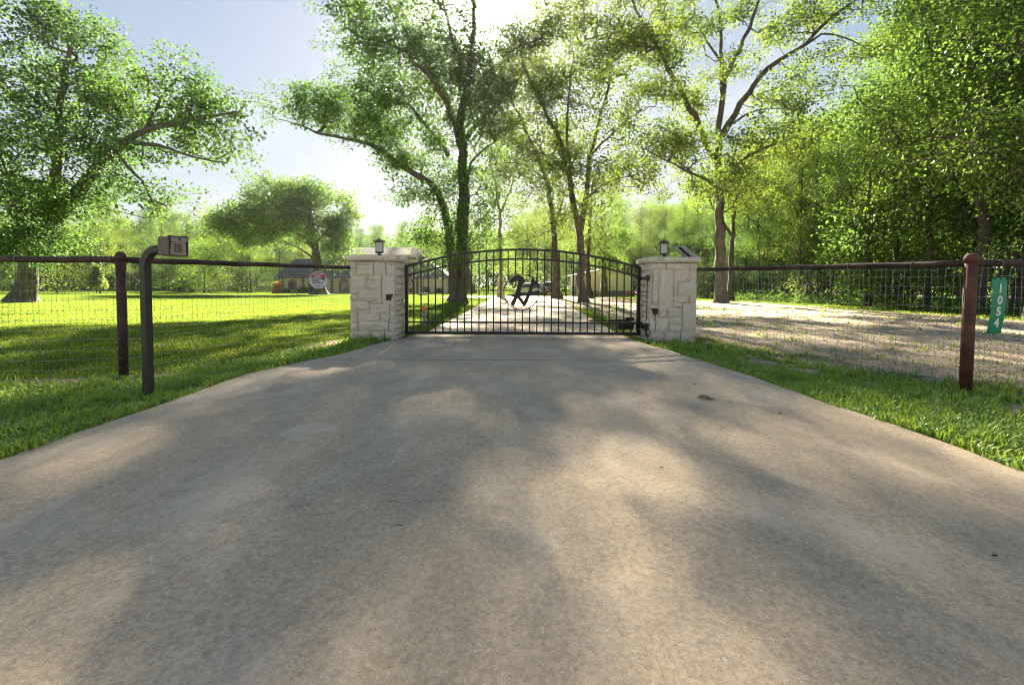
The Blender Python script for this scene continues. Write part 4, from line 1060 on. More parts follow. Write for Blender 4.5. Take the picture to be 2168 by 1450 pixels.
# --- two limbed tree right of the gate's middle
hero('sweetgum_tree', (1235, 638), 33, [
  ([(1231, 638), (1231, 590), (1230, 523), (1226, 482), (1212, 419), (1194, 328), (1171, 268), (1139, 205), (1115, 160), (1100, 100)], .33, .06),
  ([(1228, 490), (1239, 428, .3), (1248, 341, .6), (1262, 282, .8), (1280, 218, 1), (1294, 137, 1.3), (1300, 60, 1.5)], .23, .05),
  ([(1212, 400), (1200, 300, -1), (1205, 200, -2), (1215, 110, -2)], .13, .04),
  ([(1250, 330, .6), (1300, 280, -1), (1350, 240, -2)], .11, .03), ([(1241, 420, .3), (1290, 385, -1), (1350, 370, -2)], .11, .03), ([(1205, 370), (1160, 330, -2), (1120, 320, -3)], .1, .03)],
  [(1115, 110, 0, 50, 55, 2.5, 95), (1180, 70, 0, 60, 55, 3, 95), (1250, 60, 1, 60, 60, 3, 90), (1210, 170, 0, 60, 55, 3, 95), (1150, 220, 0, 45, 50, 2.5, 80), (1150, -20, 0, 110, 45, 3, 80), (1300, 150, 1, 55, 55, 3, 70), (1330, 240, -1, 50, 50, 2.5, 75),
   (1260, 260, 0, 50, 50, 2.5, 70), (1200, 300, 0, 50, 50, 2.5, 65), (1345, 375, -1.5, 42, 36, 2, 70), (1285, 370, -1, 50, 36, 2.2, 80), (1235, 370, -1, 45, 45, 2, 65), (1160, 370, -1, 50, 45, 2.2, 60), (1110, 330, -2, 40, 40, 2, 40), (1200, 440, -1, 60, 22, 1.6, 40)],
  'two limbed tree rising behind the gate just right of the round emblem', 23, leaf=.19, per=25, wood=BARK, lm=LEAF_OLIVE, clumpr=.68, crad=.28)
# --- the tall tree behind the right pillar
hero('oak_tree', (1526, 641), 32.5, [
  ([(1526, 641), (1525, 600), (1524, 455), (1521, 378), (1521, 319), (1528, 228), (1535, 168), (1555, 125, -.5), (1576, 82, -1), (1600, 20, -1), (1612, -30, -1)], .44, .08),
  ([(1528, 290), (1545, 258, -.5), (1581, 200, -1), (1626, 145, -1.5), (1690, 104, -2), (1759, 39, -2.5), (1812, 0, -3), (1850, -30, -3)], .24, .06),
  ([(1519, 350), (1480, 268, -.5), (1444, 196, -1), (1408, 127, -1.5), (1362, 50, -2), (1339, 0, -2), (1325, -40, -2)], .26, .06),
  ([(1530, 200), (1526, 130, .5), (1528, 68, 1), (1517, 0, 1), (1512, -40, 1)], .18, .06),
  ([(1396, 105, -1.5), (1350, 98, -2.5), (1285, 102, -3.5)], .09, .03),
  ([(1519, 385), (1480, 375, -2), (1430, 350, -3), (1362, 314, -4)], .13, .03),
  ([(1524, 400), (1555, 360, -1), (1590, 328, -2), (1660, 300, -3), (1720, 290, -3)], .15, .04),
  ([(1700, 100, -2), (1740, 72, -3), (1807, 87, -4), (1845, 115, -4)], .08, .025),
  ([(1535, 270, -.3), (1600, 235, -2), (1660, 230, -3)], .10, .03),
  ([(1526, 130, .5), (1480, 60, 2), (1465, 0, 3)], .10, .04)],
  [(1310, 60, -3, 55, 50, 2.5, 60), (1380, 90, -2, 60, 55, 3, 80), (1290, 120, -3.5, 45, 28, 2, 32), (1400, 200, -1, 55, 55, 2.5, 70), (1385, 285, -3, 50, 34, 2.2, 55), (1450, 320, -2, 60, 45, 2.5, 80), (1460, 120, 0, 45, 70, 3, 50), (1490, 235, 0, 35, 50, 2.5, 36),
   (1480, 30, 1, 60, 50, 3, 50), (1560, 30, 0, 50, 40, 3, 36), (1590, 150, -1, 50, 50, 2.5, 40), (1650, 60, -1, 50, 40, 3, 36), (1720, 50, -2, 60, 34, 3, 45), (1800, 15, -3, 55, 24, 2, 28), (1800, 110, -4, 50, 26, 2, 30), (1700, 150, -2, 60, 28, 2, 34), (1640, 215, -2, 60, 34, 2.5, 60),
   (1600, 300, -2, 55, 40, 2.5, 70), (1680, 300, -3, 70, 36, 2.5, 80), (1540, 370, -1, 50, 45, 2, 65), (1480, 400, -2, 45, 30, 2, 36), (1590, 400, -1, 45, 36, 2, 40), (1420, 20, -1, 40, 40, 2, 30), (1350, -30, -2, 100, 30, 3, 60), (1600, -40, 0, 100, 30, 3, 40)],
  'tall grey trunked oak standing right behind the right stone pillar', 24, leaf=.17, per=42, wood=BARK, lm=LEAF_OLIVE, sides=14, flare=.7, clumpr=.68, crad=.28)
# --- leaning tree just right of the emblem, further back
hero('sweetgum_tree', (1178, 630), 42, [
  ([(1178, 631), (1177, 590), (1175, 540), (1172, 480), (1162, 410), (1148, 355), (1125, 300), (1100, 250), (1080, 200)], .36, .07),
  ([(1165, 430), (1150, 340, 1), (1139, 273, 1.5), (1135, 180, 2)], .14, .05), ([(1172, 490), (1190, 430, -1), (1200, 390, -1)], .1, .04), ([(1155, 380), (1110, 350, -2), (1070, 345, -2)], .1, .04)],
  [(1085, 220, 0, 50, 50, 3, 110), (1090, 130, 0, 55, 50, 3, 110), (1140, 180, 1, 45, 45, 3, 90), (1100, 300, 0, 50, 45, 3, 65), (1160, 290, 0, 45, 45, 3, 55), (1080, 370, -1, 45, 30, 2.5, 45), (1150, 410, 0, 45, 40, 2.5, 55), (1190, 460, -1, 40, 40, 2.5, 60), (1140, 490, 0, 40, 25, 2, 40)],
  'leaning tree beyond the gate between the emblem and the two limbed tree', 25, leaf=.18, per=36, wood=BARK_DARK, lm=LEAF_OLIVE, clumpr=.8, crad=.34)
# --- slim pale forked tree
hero('slim_tree', (1060, 627), 47, [
  ([(1060, 628), (1060, 570), (1059, 500), (1057, 450), (1050, 400), (1040, 350), (1035, 310)], .27, .05),
  ([(1057, 455), (1075, 415), (1087, 380), (1095, 330)], .13, .04)],
  [(1040, 330, 0, 40, 45, 2.5, 60), (1095, 330, 0, 35, 45, 2.5, 45), (1040, 420, 0, 28, 30, 2, 30), (1085, 440, 0, 30, 26, 2, 30), (1055, 500, -1, 45, 20, 2.5, 40), (1085, 560, -1, 30, 22, 2, 40), (1030, 540, -1, 24, 24, 2, 30)],
  'slim pale forked tree seen through the gate left of the emblem', 26, leaf=.2, per=34, wood=BARK_PALE, lm=LEAF_LIGHT, clumpr=.8, crad=.34)
hero('slim_tree', (1247, 631), 44, [
  ([(1247, 632), (1246, 560), (1247, 500), (1250, 440), (1255, 380)], .30, .06)],
  [(1255, 400, 0, 45, 50, 2.5, 70), (1270, 470, 0, 45, 35, 2.5, 60), (1225, 500, 0, 40, 30, 2.5, 50), (1265, 530, 0, 30, 22, 2, 30)],
  'brown trunk standing close behind the two limbed tree', 27, leaf=.19, per=25, wood=BARK_DARK, lm=LEAF_OLIVE, clumpr=.8, crad=.34)
hero('slim_tree', (1280, 625), 53, [
  ([(1280, 627), (1279, 590), (1276, 545), (1275, 480), (1272, 420)], .45, .07)],
  [(1270, 440, 0, 36, 40, 2.5, 70), (1285, 500, 0, 42, 36, 2.8, 100), (1262, 540, -.5, 28, 26, 2, 50), (1300, 545, -.5, 22, 22, 2, 40), (1280, 572, -.5, 12, 8, 1, 12)],
  'leafy yellow green tree in front of the beige metal building', 28, leaf=.2, per=36, wood=BARK, lm=LEAF_LIGHT, clumpr=.8, crad=.34)
hero('slim_tree', (1546, 634), 38, [
  ([(1545, 636), (1548, 560), (1552, 480), (1562, 400), (1580, 340)], .26, .06), ([(1550, 500), (1510, 440, 1), (1495, 400, 1)], .12, .04)],
  [(1590, 330, 1, 45, 40, 2.5, 60), (1500, 400, 1, 40, 35, 2.2, 45), (1570, 430, 0, 40, 35, 2, 45), (1610, 400, 1, 40, 40, 2.2, 50)],
  'dark slim trunk half hidden behind the tall grey oak', 29, leaf=.18, per=34, wood=BARK_DARK, lm=LEAF_OLIVE, clumpr=.8, crad=.34)
# --- dark oak in front of the house
hero('oak_tree', (676, 622), 64, [
  ([(676, 623), (674, 590), (672, 550), (668, 520), (660, 480), (655, 450), (650, 420)], .85, .15),
  ([(670, 530), (640, 500), (600, 485), (560, 475), (510, 470)], .35, .08), ([(665, 505), (620, 470), (580, 430), (560, 410)], .28, .08), ([(668, 515), (700, 480), (725, 450)], .25, .08), ([(672, 555), (640, 530), (600, 510)], .2, .06)],
  [(490, 465, 0, 42, 26, 4, 110), (540, 450, 0, 55, 30, 5, 130), (520, 500, -1, 45, 26, 4, 90), (575, 410, 0, 50, 26, 5, 110), (640, 410, 0, 60, 28, 5, 140), (700, 440, 0, 45, 32, 5, 120), (620, 450, -2, 60, 34, 5, 150), (680, 480, -1, 50, 30, 5, 110), (575, 490, -1, 40, 22, 4, 70),
   (715, 520, -1, 26, 22, 3, 55), (725, 490, 0, 18, 24, 3, 34), (705, 550, -2, 18, 10, 2, 16)],
  'dark rounded oak standing in front of the stone house', 30, leaf=.32, per=30, wood=BARK_DARK, lm=LEAF_DARK, crad=.5, clumpr=.75, twig=.018, dens=1.1)

# --- woodland trees: a handful of models, each tree its own object
def forest_model(seed, H, cb, R, lm, wood, n, leaf=.165, tr=.2, per=50, crad=.42, low=0, bias=.9):
    rg = random.Random(seed); lx, ly = rg.uniform(-.7, .7), rg.uniform(-.7, .7)
    limbs = [([(0, 0, 0), (lx * .2, ly * .2, H * .2), (lx * .6, ly * .6, H * .5), (lx, ly, H * .8), (lx * 1.3, ly * 1.3, H * .97)], tr, .04)]
    blobs = []; nb = 11
    for i in range(nb):
        f = i / (nb - 1); z = cb + (H - cb) * f; rr = R * (math.sin(math.pi * min(1, (f * .85 + .18))) ** .7); a = i * 2.4 + rg.uniform(-.4, .4)
        c = (lx * z / H + rr * .55 * math.cos(a), ly * z / H + rr * .55 * math.sin(a), z)
        blobs.append((c, (rr * .55, rr * .55, (H - cb) * .10 + .4), int(n / nb)))
        if i % 2 == 0 and i < nb - 1:
            s_ = (lx * z / H * .8, ly * z / H * .8, z - R * .35); limbs.append(([s_, ((s_[0] + c[0]) / 2, (s_[1] + c[1]) / 2, (s_[2] + z) / 2 - .2), c], tr * .38, .03))
    for i in range(low):
        a = rg.uniform(0, 6.28); blobs.append(((R * .5 * math.cos(a), R * .5 * math.sin(a), rg.uniform(1.5, cb)), (R * .4, R * .4, .35), 14))
    return grow(limbs, blobs, seed, leaf=leaf, per=per, crad=crad, wood=wood, lm=lm, clumpr=.85, flare=.5, sides=9, twig=.012)
FM = [forest_model(101, 20, 7, 4.2, LEAF_OLIVE, BARK_DARK, 300, low=1), forest_model(102, 23, 8, 4.6, LEAF_LIGHT, BARK_DARK, 330, tr=.24, low=1),
      forest_model(103, 17, 5.2, 3.8, LEAF_OAK, BARK_DARK, 270, tr=.16, low=2), forest_model(104, 21, 6.5, 4.8, LEAF_LIGHT, BARK, 340, tr=.26, low=1), forest_model(105, 15, 4.2, 3.6, LEAF_OLIVE, BARK_DARK, 240, tr=.14, low=1)]
FMH = [20, 23, 17, 21, 15]
UM = [forest_model(111, 6.5, 1.4, 2.6, LEAF_LIGHT, BARK_DARK, 170, leaf=.19, tr=.07, crad=.5), forest_model(112, 4.6, .8, 2.0, LEAF_OLIVE, BARK_DARK, 130, leaf=.17, tr=.05, crad=.5)]
def depth_word(y_): return 'near' if y_ < 38 else 'middle' if y_ < 62 else 'far'
def put_forest(pts, models, name, labf, group, seed, smin=.85, smax=1.15, tilt=True):
    rg = random.Random(seed); seen = {}
    for i, p in enumerate(pts):
        x_, y_ = p[:2]; k = p[2] if len(p) > 2 and p[2] is not None else rg.randrange(len(models)); sc = (p[3] if len(p) > 3 else 1) * rg.uniform(smin, smax)
        pxx = 1084 + F * x_ / y_
        if models is FM:       # how tall this stretch of wood stands
            lim = np.interp(pxx, [-300, 0, 230, 300, 450, 700, 860, 1000, 1330, 1440, 1520, 1620, 1700, 1840, 1900, 1990], [330, 400, 400, 420, 445, 470, 480, 440, 440, 425, 400, 330, 250, 190, 60, -260])
            sc = min(sc, ((605 - lim) / F * y_ + 1.2) / (FMH[k] * 1.02) * rg.uniform(.9, 1.04))
        t = empty(name, (x_, y_, float(gz(0, y_)) - .03), labf(x_, y_, k, i), 'tree', group, rz=rg.uniform(0, 6.28)); t.scale = (sc, sc, sc * rg.uniform(.93, 1.06))
        link('trunk', models[k][0], t); link('crown', models[k][1], t)
MN = ['olive leaved tree', 'tall light green tree', 'small dense green tree', 'broad light green tree', 'low olive tree']
# right woods
rp = []; rg_ = random.Random(5)
for j, y_ in enumerate(np.arange(21, 76, 3.7)):
    x0_ = float(np.interp(y_, [20, 33, 50, 62, 76], [21.5, 21, 22, 21, 20]))
    for i in range(7):
        xx = x0_ + 1.2 + i * 4.1 + rg_.uniform(-1.3, 1.3); yy = y_ + rg_.uniform(-1.4, 1.4)
        if xx < 1.22 * yy + 5: rp.append((xx, yy))
fixed = [(float(at(1963, 652, 24.5)[0]), 24.5, 0), (float(at(2030, 648, 27)[0]), 27, 3), (float(at(2110, 655, 24)[0]), 24, 3), (float(at(2150, 655, 22)[0]), 22.0, 1),
         (float(at(1757, 640, 31)[0]), 31, 2), (float(at(1690, 640, 33)[0]), 33, 0), (float(at(1715, 640, 34)[0]), 34, 1), (float(at(1900, 640, 29)[0]), 29, 3), (float(at(1885, 640, 34)[0]), 34, 0)]
rp = [p for p in rp if all(math.hypot(p[0] - q[0], p[1] - q[1]) > 2.4 for q in fixed)]
wordX = lambda x_: 'at the lawn edge' if x_ < 26 else 'one row in' if x_ < 34 else 'deep inside'
put_forest(fixed + rp, FM, 'woodland_tree', lambda x_, y_, k, i: f'{MN[k]} {wordX(x_)} of the {depth_word(y_)} right woods', 'trees of the right woods', 31)
up = [(float(np.interp(y_, [20, 50, 76], [21, 20, 19])) + rg_.uniform(0, 16), float(y_)) for y_ in np.linspace(24, 74, 16)]
put_forest(up, UM, 'young_tree', lambda x_, y_, k, i: f'{["bright leafy sapling", "low bushy sapling"][k]} {wordX(x_)} of the {depth_word(y_)} right woods', 'saplings under the right woods', 32, .7, 1.2)
# big leafy tree nearest the camera on the right
NR = forest_model(131, 15, 4.2, 5.0, LEAF_LIGHT, BARK_DARK, 640, leaf=.135, tr=.22, per=60, crad=.40, low=0)
for (px_, Y_, sc_, lab) in ((2185, 17.5, 1.0, 'bright green tree closest to the camera at the right edge, leaning over the address sign'), (2075, 21.5, 1.18, 'large leafy tree behind the rusty right fence post')):
    t = place_tree('leafy_tree', (float(at(px_, 660, Y_)[0]), Y_, -.03), NR, lab, rz=px_); t.scale = (sc_, sc_, sc_ * 1.1)
# back woods behind the buildings
bp = []
for y_ in (80, 88, 97, 107):
    for x_ in np.arange(2, 62, 5.2): bp.append((x_ + rg_.uniform(-2, 2), y_ + rg_.uniform(-3, 3)))
for x_ in np.arange(-14, 6, 4.6): bp.append((x_ + rg_.uniform(-1, 1), 98 + rg_.uniform(-3, 5)))
put_forest(bp, FM, 'woodland_tree', lambda x_, y_, k, i: f'{MN[k]} in the {"front" if y_ < 84 else "back"} rows {"behind the beige metal building" if x_ > 8 else "behind the parked car"}', 'trees behind the metal building', 33, .8, 1.05)
bp = []
for y_ in (96, 106, 118):
    for x_ in np.arange(-135, -14, 6.2): bp.append((x_ + rg_.uniform(-2, 2), y_ + rg_.uniform(-3, 3)))
put_forest(bp, FM, 'woodland_tree', lambda x_, y_, k, i: f'{MN[k]} in the {"front" if y_ < 101 else "back"} rows of woods {"behind the house" if x_ > -45 else "left of the house" if x_ > -85 else "behind the leaning oak"}', 'trees across the lawn on the left', 34, .72, 1.0)
lp = [(x_ + rg_.uniform(-2, 2), y_ + rg_.uniform(-2, 2)) for x_, y_ in ((-57, 64), (-64, 60), (-70, 66), (-77, 60), (-84, 66), (-52, 72), (-60, 74), (-46, 78), (-68, 78), (-55, 84), (-90, 58), (-76, 74))]
put_forest(lp, FM, 'woodland_tree', lambda x_, y_, k, i: f'{MN[k]} in the nearer clump left of the lawn', 'trees of the nearer clump on the left', 35, .7, .95)
up = [(x_, 92 + rg_.uniform(-2, 2)) for x_ in np.arange(-125, -30, 5)] + [(x_, 76 + rg_.uniform(-2, 2)) for x_ in np.arange(18, 40, 4)] + [(-50 + rg_.uniform(-4, 4), 68 + i * 3) for i in range(5)] + [(x_, 62) for x_ in (-62, -70, -78, -86)]
put_forest(up, UM, 'young_tree', lambda x_, y_, k, i: f'{["bright leafy sapling", "low bushy sapling"][k]} at the foot of the {"left" if x_ < 0 else "back"} woods', 'saplings along the far wood edge', 36, .8, 1.3)
# tell apart trees that would share a label, by their order from the left
_by = {}
for o_ in bpy.data.objects:
    if o_.get('label') and o_.get('group') and o_.get('category') == 'tree': _by.setdefault(o_['label'], []).append(o_)
_ord = ['leftmost', 'second from left', 'third from left', 'fourth from left', 'fifth from left', 'sixth from left', 'seventh from left', 'eighth from left', 'ninth from left']
for lb_, os_ in _by.items():
    if 1 < len(os_) <= 9 and len(lb_.split()) <= 13:
        for k_, o_ in enumerate(sorted(os_, key=lambda o: o.location.x / max(1, o.location.y))): o_['label'] = f'{lb_}, {_ord[k_]}'
# far woodland that reads as one mass
rg = np.random.default_rng(77); n = 26000
ang = rg.uniform(-1.05, .95, n); dist = rg.uniform(126, 150, n)
x_ = np.sin(ang) * dist * 1.15; y_ = np.cos(ang) * dist * .95 + 5
top = 13 + 4 * vnoise(x_, y_, .09, 3); z_ = top * rg.random(n) ** .8
C = np.stack([x_, y_, z_ - .3], 1)
me = leaves('distant_woods', C, np.zeros_like(C), 6, .75, .8, LEAF_OAK, rg)
tag(link('distant_woods', me), 'far mass of woodland closing the view behind everything', 'woods', kind='stuff')

# undergrowth along the wood edge
rg = np.random.default_rng(78)
def under(name, pts, label, mat, leafs, hgt, per=40):
    C = np.array([(x_, y_, float(gz(0, y_)) + rg.uniform(.05, hgt)) for x_, y_ in pts])
    tag(link(name, leaves(name, C, np.zeros_like(C), per, leafs, .28, mat, rg, -.3)), label, 'undergrowth', kind='stuff')
pts = [(float(np.interp(y_, [19, 33, 50, 76], [20.5, 20, 19, 18])) + abs(rg.normal(0, 4.5)), y_) for y_ in rg.uniform(19, 72, 480)]
under('undergrowth', pts, 'low weeds and seedlings along the edge of the right woods', LEAF_LIGHT, .13, .4)
pts = [(x_, rg.uniform(88, 93)) for x_ in rg.uniform(-125, -30, 420)] + [(x_, rg.uniform(72, 78)) for x_ in rg.uniform(12, 40, 160)]
under('undergrowth', pts, 'low weeds along the foot of the far woods', LEAF_LIGHT, .24, .9, 30)

# young pine on the lawn's far side
def pine():
    p = ground_at(205, 626); Y_ = 62; b = at(205, 626, Y_); b[2] = float(gz(0, Y_))
    V = []; Fc = []; tube_np([(0, 0, -.1), (0, 0, 1.5), (.02, 0, 3.2)], [.05, .035, .01], 7, V, Fc)
    C = []; D = []
    rg = random.Random(4)
    for i in range(46):
        f = i / 46; z = .55 + f * 2.8; r = 1.05 * (1 - f) + .1; a = i * 2.4
        for q in (.45, .8, 1): C.append((r * q * math.cos(a), r * q * math.sin(a), z + .25 * q)); D.append((math.cos(a) * .5, math.sin(a) * .5, .6))
        tube_np([(0, 0, z - .1), (r * .5 * math.cos(a), r * .5 * math.sin(a), z + .05), (r * math.cos(a), r * math.sin(a), z + .25)], [.015, .01, .005], 4, V, Fc)
    wm = np_mesh('trunk', np.concatenate(V), np.concatenate(Fc), BARK_DARK)
    lm = leaves('crown', np.array(C), np.array(D), 16, .3, .10, LEAF_PINE, np.random.default_rng(3), -.3)
    place_tree('pine_sapling', b, (wm, lm), 'small bright pine sapling on the far lawn left of the first fence post')
pine()
def shrub(name, px_, base_py, Y_, w_, h_, mat, label, seed, n=40, leaf=.14, cat='shrub', per=30):
    b = at(px_, base_py, Y_); b[2] = float(gz(0, Y_)); rg = np.random.default_rng(seed)
    u = rg.standard_normal((n, 3)); u /= np.linalg.norm(u, axis=1)[:, None]; u[:, 2] = np.abs(u[:, 2])
    C = u * np.array([w_ / 2, w_ / 2, h_]) * (rg.random(n) ** .4)[:, None] * .85; D = u
    V = []; Fc = []
    for c in C[:14]: tube_np([(c[0] * .1, c[1] * .1, -.03), tuple(c * .55), tuple(c)], [.02, .012, .006], 4, V, Fc)
    t = empty(name, b, label, cat); link('stem', np_mesh('stem', np.concatenate(V), np.concatenate(Fc), BARK_DARK), t)
    link('foliage', leaves('foliage', C, D, per, leaf, .14, mat, rg, -.2), t)
shrub('croton_shrub', 586, 620, 72.5, 1.6, 2.0, LEAF_RED, 'orange and red leaved shrub at the left corner of the house', 1, 34, .24)
for i, (px_, w_, h_, lab) in enumerate(((640, 1.3, 1.1, 'dark green shrub in front of the house between the first two windows'), (653, 1.2, .95, 'dark green shrub under the security sign in front of the house'), (604, 1.0, .5, 'low clipped shrub under the first house window'), (901, 1.1, 1.3, 'dark shrub by the house wall right of the left pillar'), (930, 1.4, .9, 'green shrub at the right end of the house wall'), (663, 1.0, .9, 'dark green shrub right below the security sign before the house'), (1000, 2.0, 2.6, 'dense dark bush far behind the gate by the lamp post'))):
    shrub('shrub', px_, 620, 73 if i != 6 else 80, w_, h_, LEAF_DARK, lab, 10 + i, 50, .2)
# ------------------------------------------------------------------ the stone house
def housestone():
    q = N('tan_house_stone'); p = q.pos()
    s = q.n('ShaderNodeSeparateXYZ', {0: p}); cx = q.n('ShaderNodeCombineXYZ', {0: q.math('ADD', s.outputs[0], s.outputs[1]), 1: s.outputs[2], 2: 0.0})
    b = q.n('ShaderNodeTexBrick', {'Vector': cx.outputs[0], 'Color1': (.72, .60, .42, 1), 'Color2': (.58, .49, .36, 1), 'Mortar': (.30, .27, .22, 1), 'Scale': 1.0, 'Mortar Size': .012, 'Brick Width': .62, 'Row Height': .27, 'Bias': 0.0})
    n = q.noise(7, 4, .6, p); c = q.mix(q.mr(n, .35, .7, 0, .5), b.outputs['Color'], (.42, .35, .25))
    return q.done(c, .9, normal=q.bump(q.math('ADD', b.outputs['Fac'], q.math('MULTIPLY', n, -.6)), .7, .02), spec=.2)
HST = housestone()
def shingle(name, a, b_):
    q = N(name); p = q.pos(); s = q.n('ShaderNodeSeparateXYZ', {0: p}); cx = q.n('ShaderNodeCombineXYZ', {0: q.math('ADD', s.outputs[0], q.math('MULTIPLY', s.outputs[1], .7)), 1: s.outputs[2], 2: 0.0})
    b = q.n('ShaderNodeTexBrick', {'Vector': cx.outputs[0], 'Color1': (*a, 1), 'Color2': (*b_, 1), 'Mortar': (.03, .028, .026, 1), 'Scale': 1.0, 'Mortar Size': .008, 'Brick Width': .45, 'Row Height': .11})
    n = q.noise(3, 4, .7, p)
    return q.done(q.mix(q.mr(n, .4, .7, 0, .4), b.outputs['Color'], (.2, .19, .17)), .85, normal=q.bump(b.outputs['Fac'], .5, .02), spec=.25)
SHG = shingle('grey_shingles', (.115, .12, .125), (.07, .075, .08)); SHB = shingle('brown_grey_shingles', (.16, .135, .115), (.10, .085, .075))
BROWNST = plain('brown_quoin_stone', (.16, .125, .09), .9, 0, .4, 12, .4)
HY = 75.0; HZ = float(gz(0, HY))
X_ = lambda px_, Y_=HY: float(at(px_, 600, Y_)[0])
Z_ = lambda px_, py_, Y_=HY: float(at(px_, py_, Y_)[2])
house = empty('stone_house', (X_(770), HY, HZ), 'long tan stone house with grey roofs across the lawn behind the left pillar', 'house')
def hole_wall(name, x0, x1, z0, z1, y, th, holes, mt, parent):
    """wall facing the camera with openings built as real gaps (pieces butted round arched holes)"""
    mb = MB(); xs = sorted(holes, key=lambda h: h[0]); cur = x0
    for (hx, hw_, hz0, hz1) in xs:
        mb.box(((cur + hx - hw_) / 2, y, (z0 + z1) / 2), (hx - hw_ - cur, th, z1 - z0))
        mb.box((hx, y, (z0 + hz0) / 2), (2 * hw_, th, hz0 - z0))
        n = 10; arc = [(hx - hw_ * math.cos(math.pi * i / n), hz1 - hw_ + hw_ * math.sin(math.pi * i / n)) for i in range(n + 1)]
        for i in range(n):
            a, b = arc[i], arc[i + 1]; mb.prism([a, b, (b[0], z1), (a[0], z1)], 1, y - th / 2, y + th / 2)
        cur = hx + hw_
    mb.box(((cur + x1) / 2, y, (z0 + z1) / 2), (x1 - cur, th, z1 - z0))
    return mb.build(name, mt, parent)
def arched_window(hx, hw_, z0, z1, y, parent):
    n = 12
    def ring(r0, r1, d0, d1, mt, nm, par, legs=True):
        zc = z1 - hw_; mb = MB()
        for i in range(n):
            a, b = math.pi * i / n, math.pi * (i + 1) / n
            mb.prism([(hx - r0 * math.cos(a), zc + r0 * math.sin(a)), (hx - r0 * math.cos(b), zc + r0 * math.sin(b)), (hx - r1 * math.cos(b), zc + r1 * math.sin(b)), (hx - r1 * math.cos(a), zc + r1 * math.sin(a))], 1, y - d0, y - d1)
        for s in (-1, 1): mb.box((hx + s * (r0 + r1) / 2, y - (d0 + d1) / 2, (z0 + zc) / 2), (r1 - r0, abs(d0 - d1), zc - z0))
        return mb.build(nm, mt, par)
    w = ring(hw_ + .003, hw_ + .24, .16, .075, BROWNST, 'window', parent)
    ring(hw_ - .07, hw_ - .002, .06, -.02, BRONZE, 'frame', w)
    pts = [(hx - hw_ * .94 * math.cos(math.pi * i / n), z1 - hw_ + hw_ * .94 * math.sin(math.pi * i / n)) for i in range(n + 1)] + [(hx + hw_ * .94, z0), (hx - hw_ * .94, z0)]
    MB().prism(pts, 1, y + .02, y + .03).build('pane', PANE, w)
    MB().box((hx, y - .02, z1 - hw_), (hw_ * 1.86, .05, .06)).box((hx, y - .02, z0 + (z1 - hw_ - z0) * .45), (hw_ * 1.86, .05, .04)).build('glazing_bar', BRONZE, w)
    MB().box((hx, y - .14, z0 - .08), (hw_ * 2 + .6, .2, .12)).build('sill', BROWNST, w)
zb = HZ - .2; ze = Z_(680, 589)
xa, xb_ = X_(598), X_(952)
wins = [(X_(620), .48, Z_(620, 611), Z_(620, 594)), (X_(662), .48, Z_(660, 611), Z_(660, 594)), (X_(728), .52, Z_(728, 616), Z_(728, 593)), (X_(868), .52, Z_(868, 617), Z_(868, 594))]
hole_wall('front_wall', xa, xb_, zb, ze, HY, .15, wins, HST, house)
for w in wins: arched_window(w[0], w[1], w[2], w[3], HY, house)
bk = MB(); bk.box((xa + .1, HY + 5, (zb + ze) / 2), (.2, 9.8, ze - zb)); bk.box((xb_ - .1, HY + 5, (zb + ze) / 2), (.2, 9.8, ze - zb)); bk.box(((xa + xb_) / 2, HY + 10, (zb + ze) / 2), (xb_ - xa, .2, ze - zb)); bk.build('rear_wall', HST, house)
MB().box((X_(930), HY - .09, (zb + ze) / 2), (1.3, .05, ze - zb - .1)).build('pale_panel', plain('cream_door', (.62, .55, .42), .6), house)
for px_ in (599.5, 642, 703, 884, 951):
    for k in range(9):
        MB().box((X_(px_), HY - .10, zb + .36 + k * .285), (.34 if k % 2 else .52, .07, .26)).build('quoin', BROWNST, house)
def hip(name, x0, x1, y0, y1, ze_, xr0, xr1, yr, zr, mt, th=.14):
    vs = [(x0, y0, ze_), (x1, y0, ze_), (x1, y1, ze_), (x0, y1, ze_), (xr0, yr, zr), (xr1, yr, zr)]
    lo = [(a, b, c - th) for a, b, c in vs[:4]]
    return MB().add(vs + lo, [(0, 1, 5, 4), (1, 2, 5), (2, 3, 4, 5), (3, 0, 4), (0, 6, 7, 1), (1, 7, 8, 2), (2, 8, 9, 3), (3, 9, 6, 0), (9, 8, 7, 6)]).build(name, mt, house)
hip('roof', X_(585), X_(745), HY - .6, HY + 10.6, ze + .12, X_(625, 80), X_(760, 80), HY + 5, Z_(650, 548, 80), SHG)
hip('roof', X_(741), X_(957), HY - .62, HY + 10.6, ze + .13, X_(760, 80), X_(893, 80), HY + 5, Z_(890, 541, 80), SHB)
# upper storey block with the long gable roof
y2 = HY + 3.2; u0, u1 = X_(716, y2), X_(884, y2); zt2 = Z_(800, 546, y2); zr2 = Z_(800, 524, y2 + 4)
MB().box(((u0 + u1) / 2, y2 + 4, (ze + zt2) / 2 + .3), (u1 - u0, 8, zt2 - ze + .5)).build('upper_wall', HST, house)
MB().prism([(y2 - .4, zt2 - .1), (y2 + 4, zr2), (y2 + 8.4, zt2 - .1), (y2 + 8.4, zt2 - .3), (y2 + 4, zr2 - .2), (y2 - .4, zt2 - .3)], 0, X_(741, y2), X_(878, y2) + .3).build('roof', SHB, house)
MB().prism([(y2 + .1, zt2 + .02), (y2 + 4, zr2 - .21), (y2 + 7.9, zt2 + .02)], 0, u0 + .6, u1 - .1).build('gable_wall', plain('cream_gable', (.55, .47, .34), .8), house)
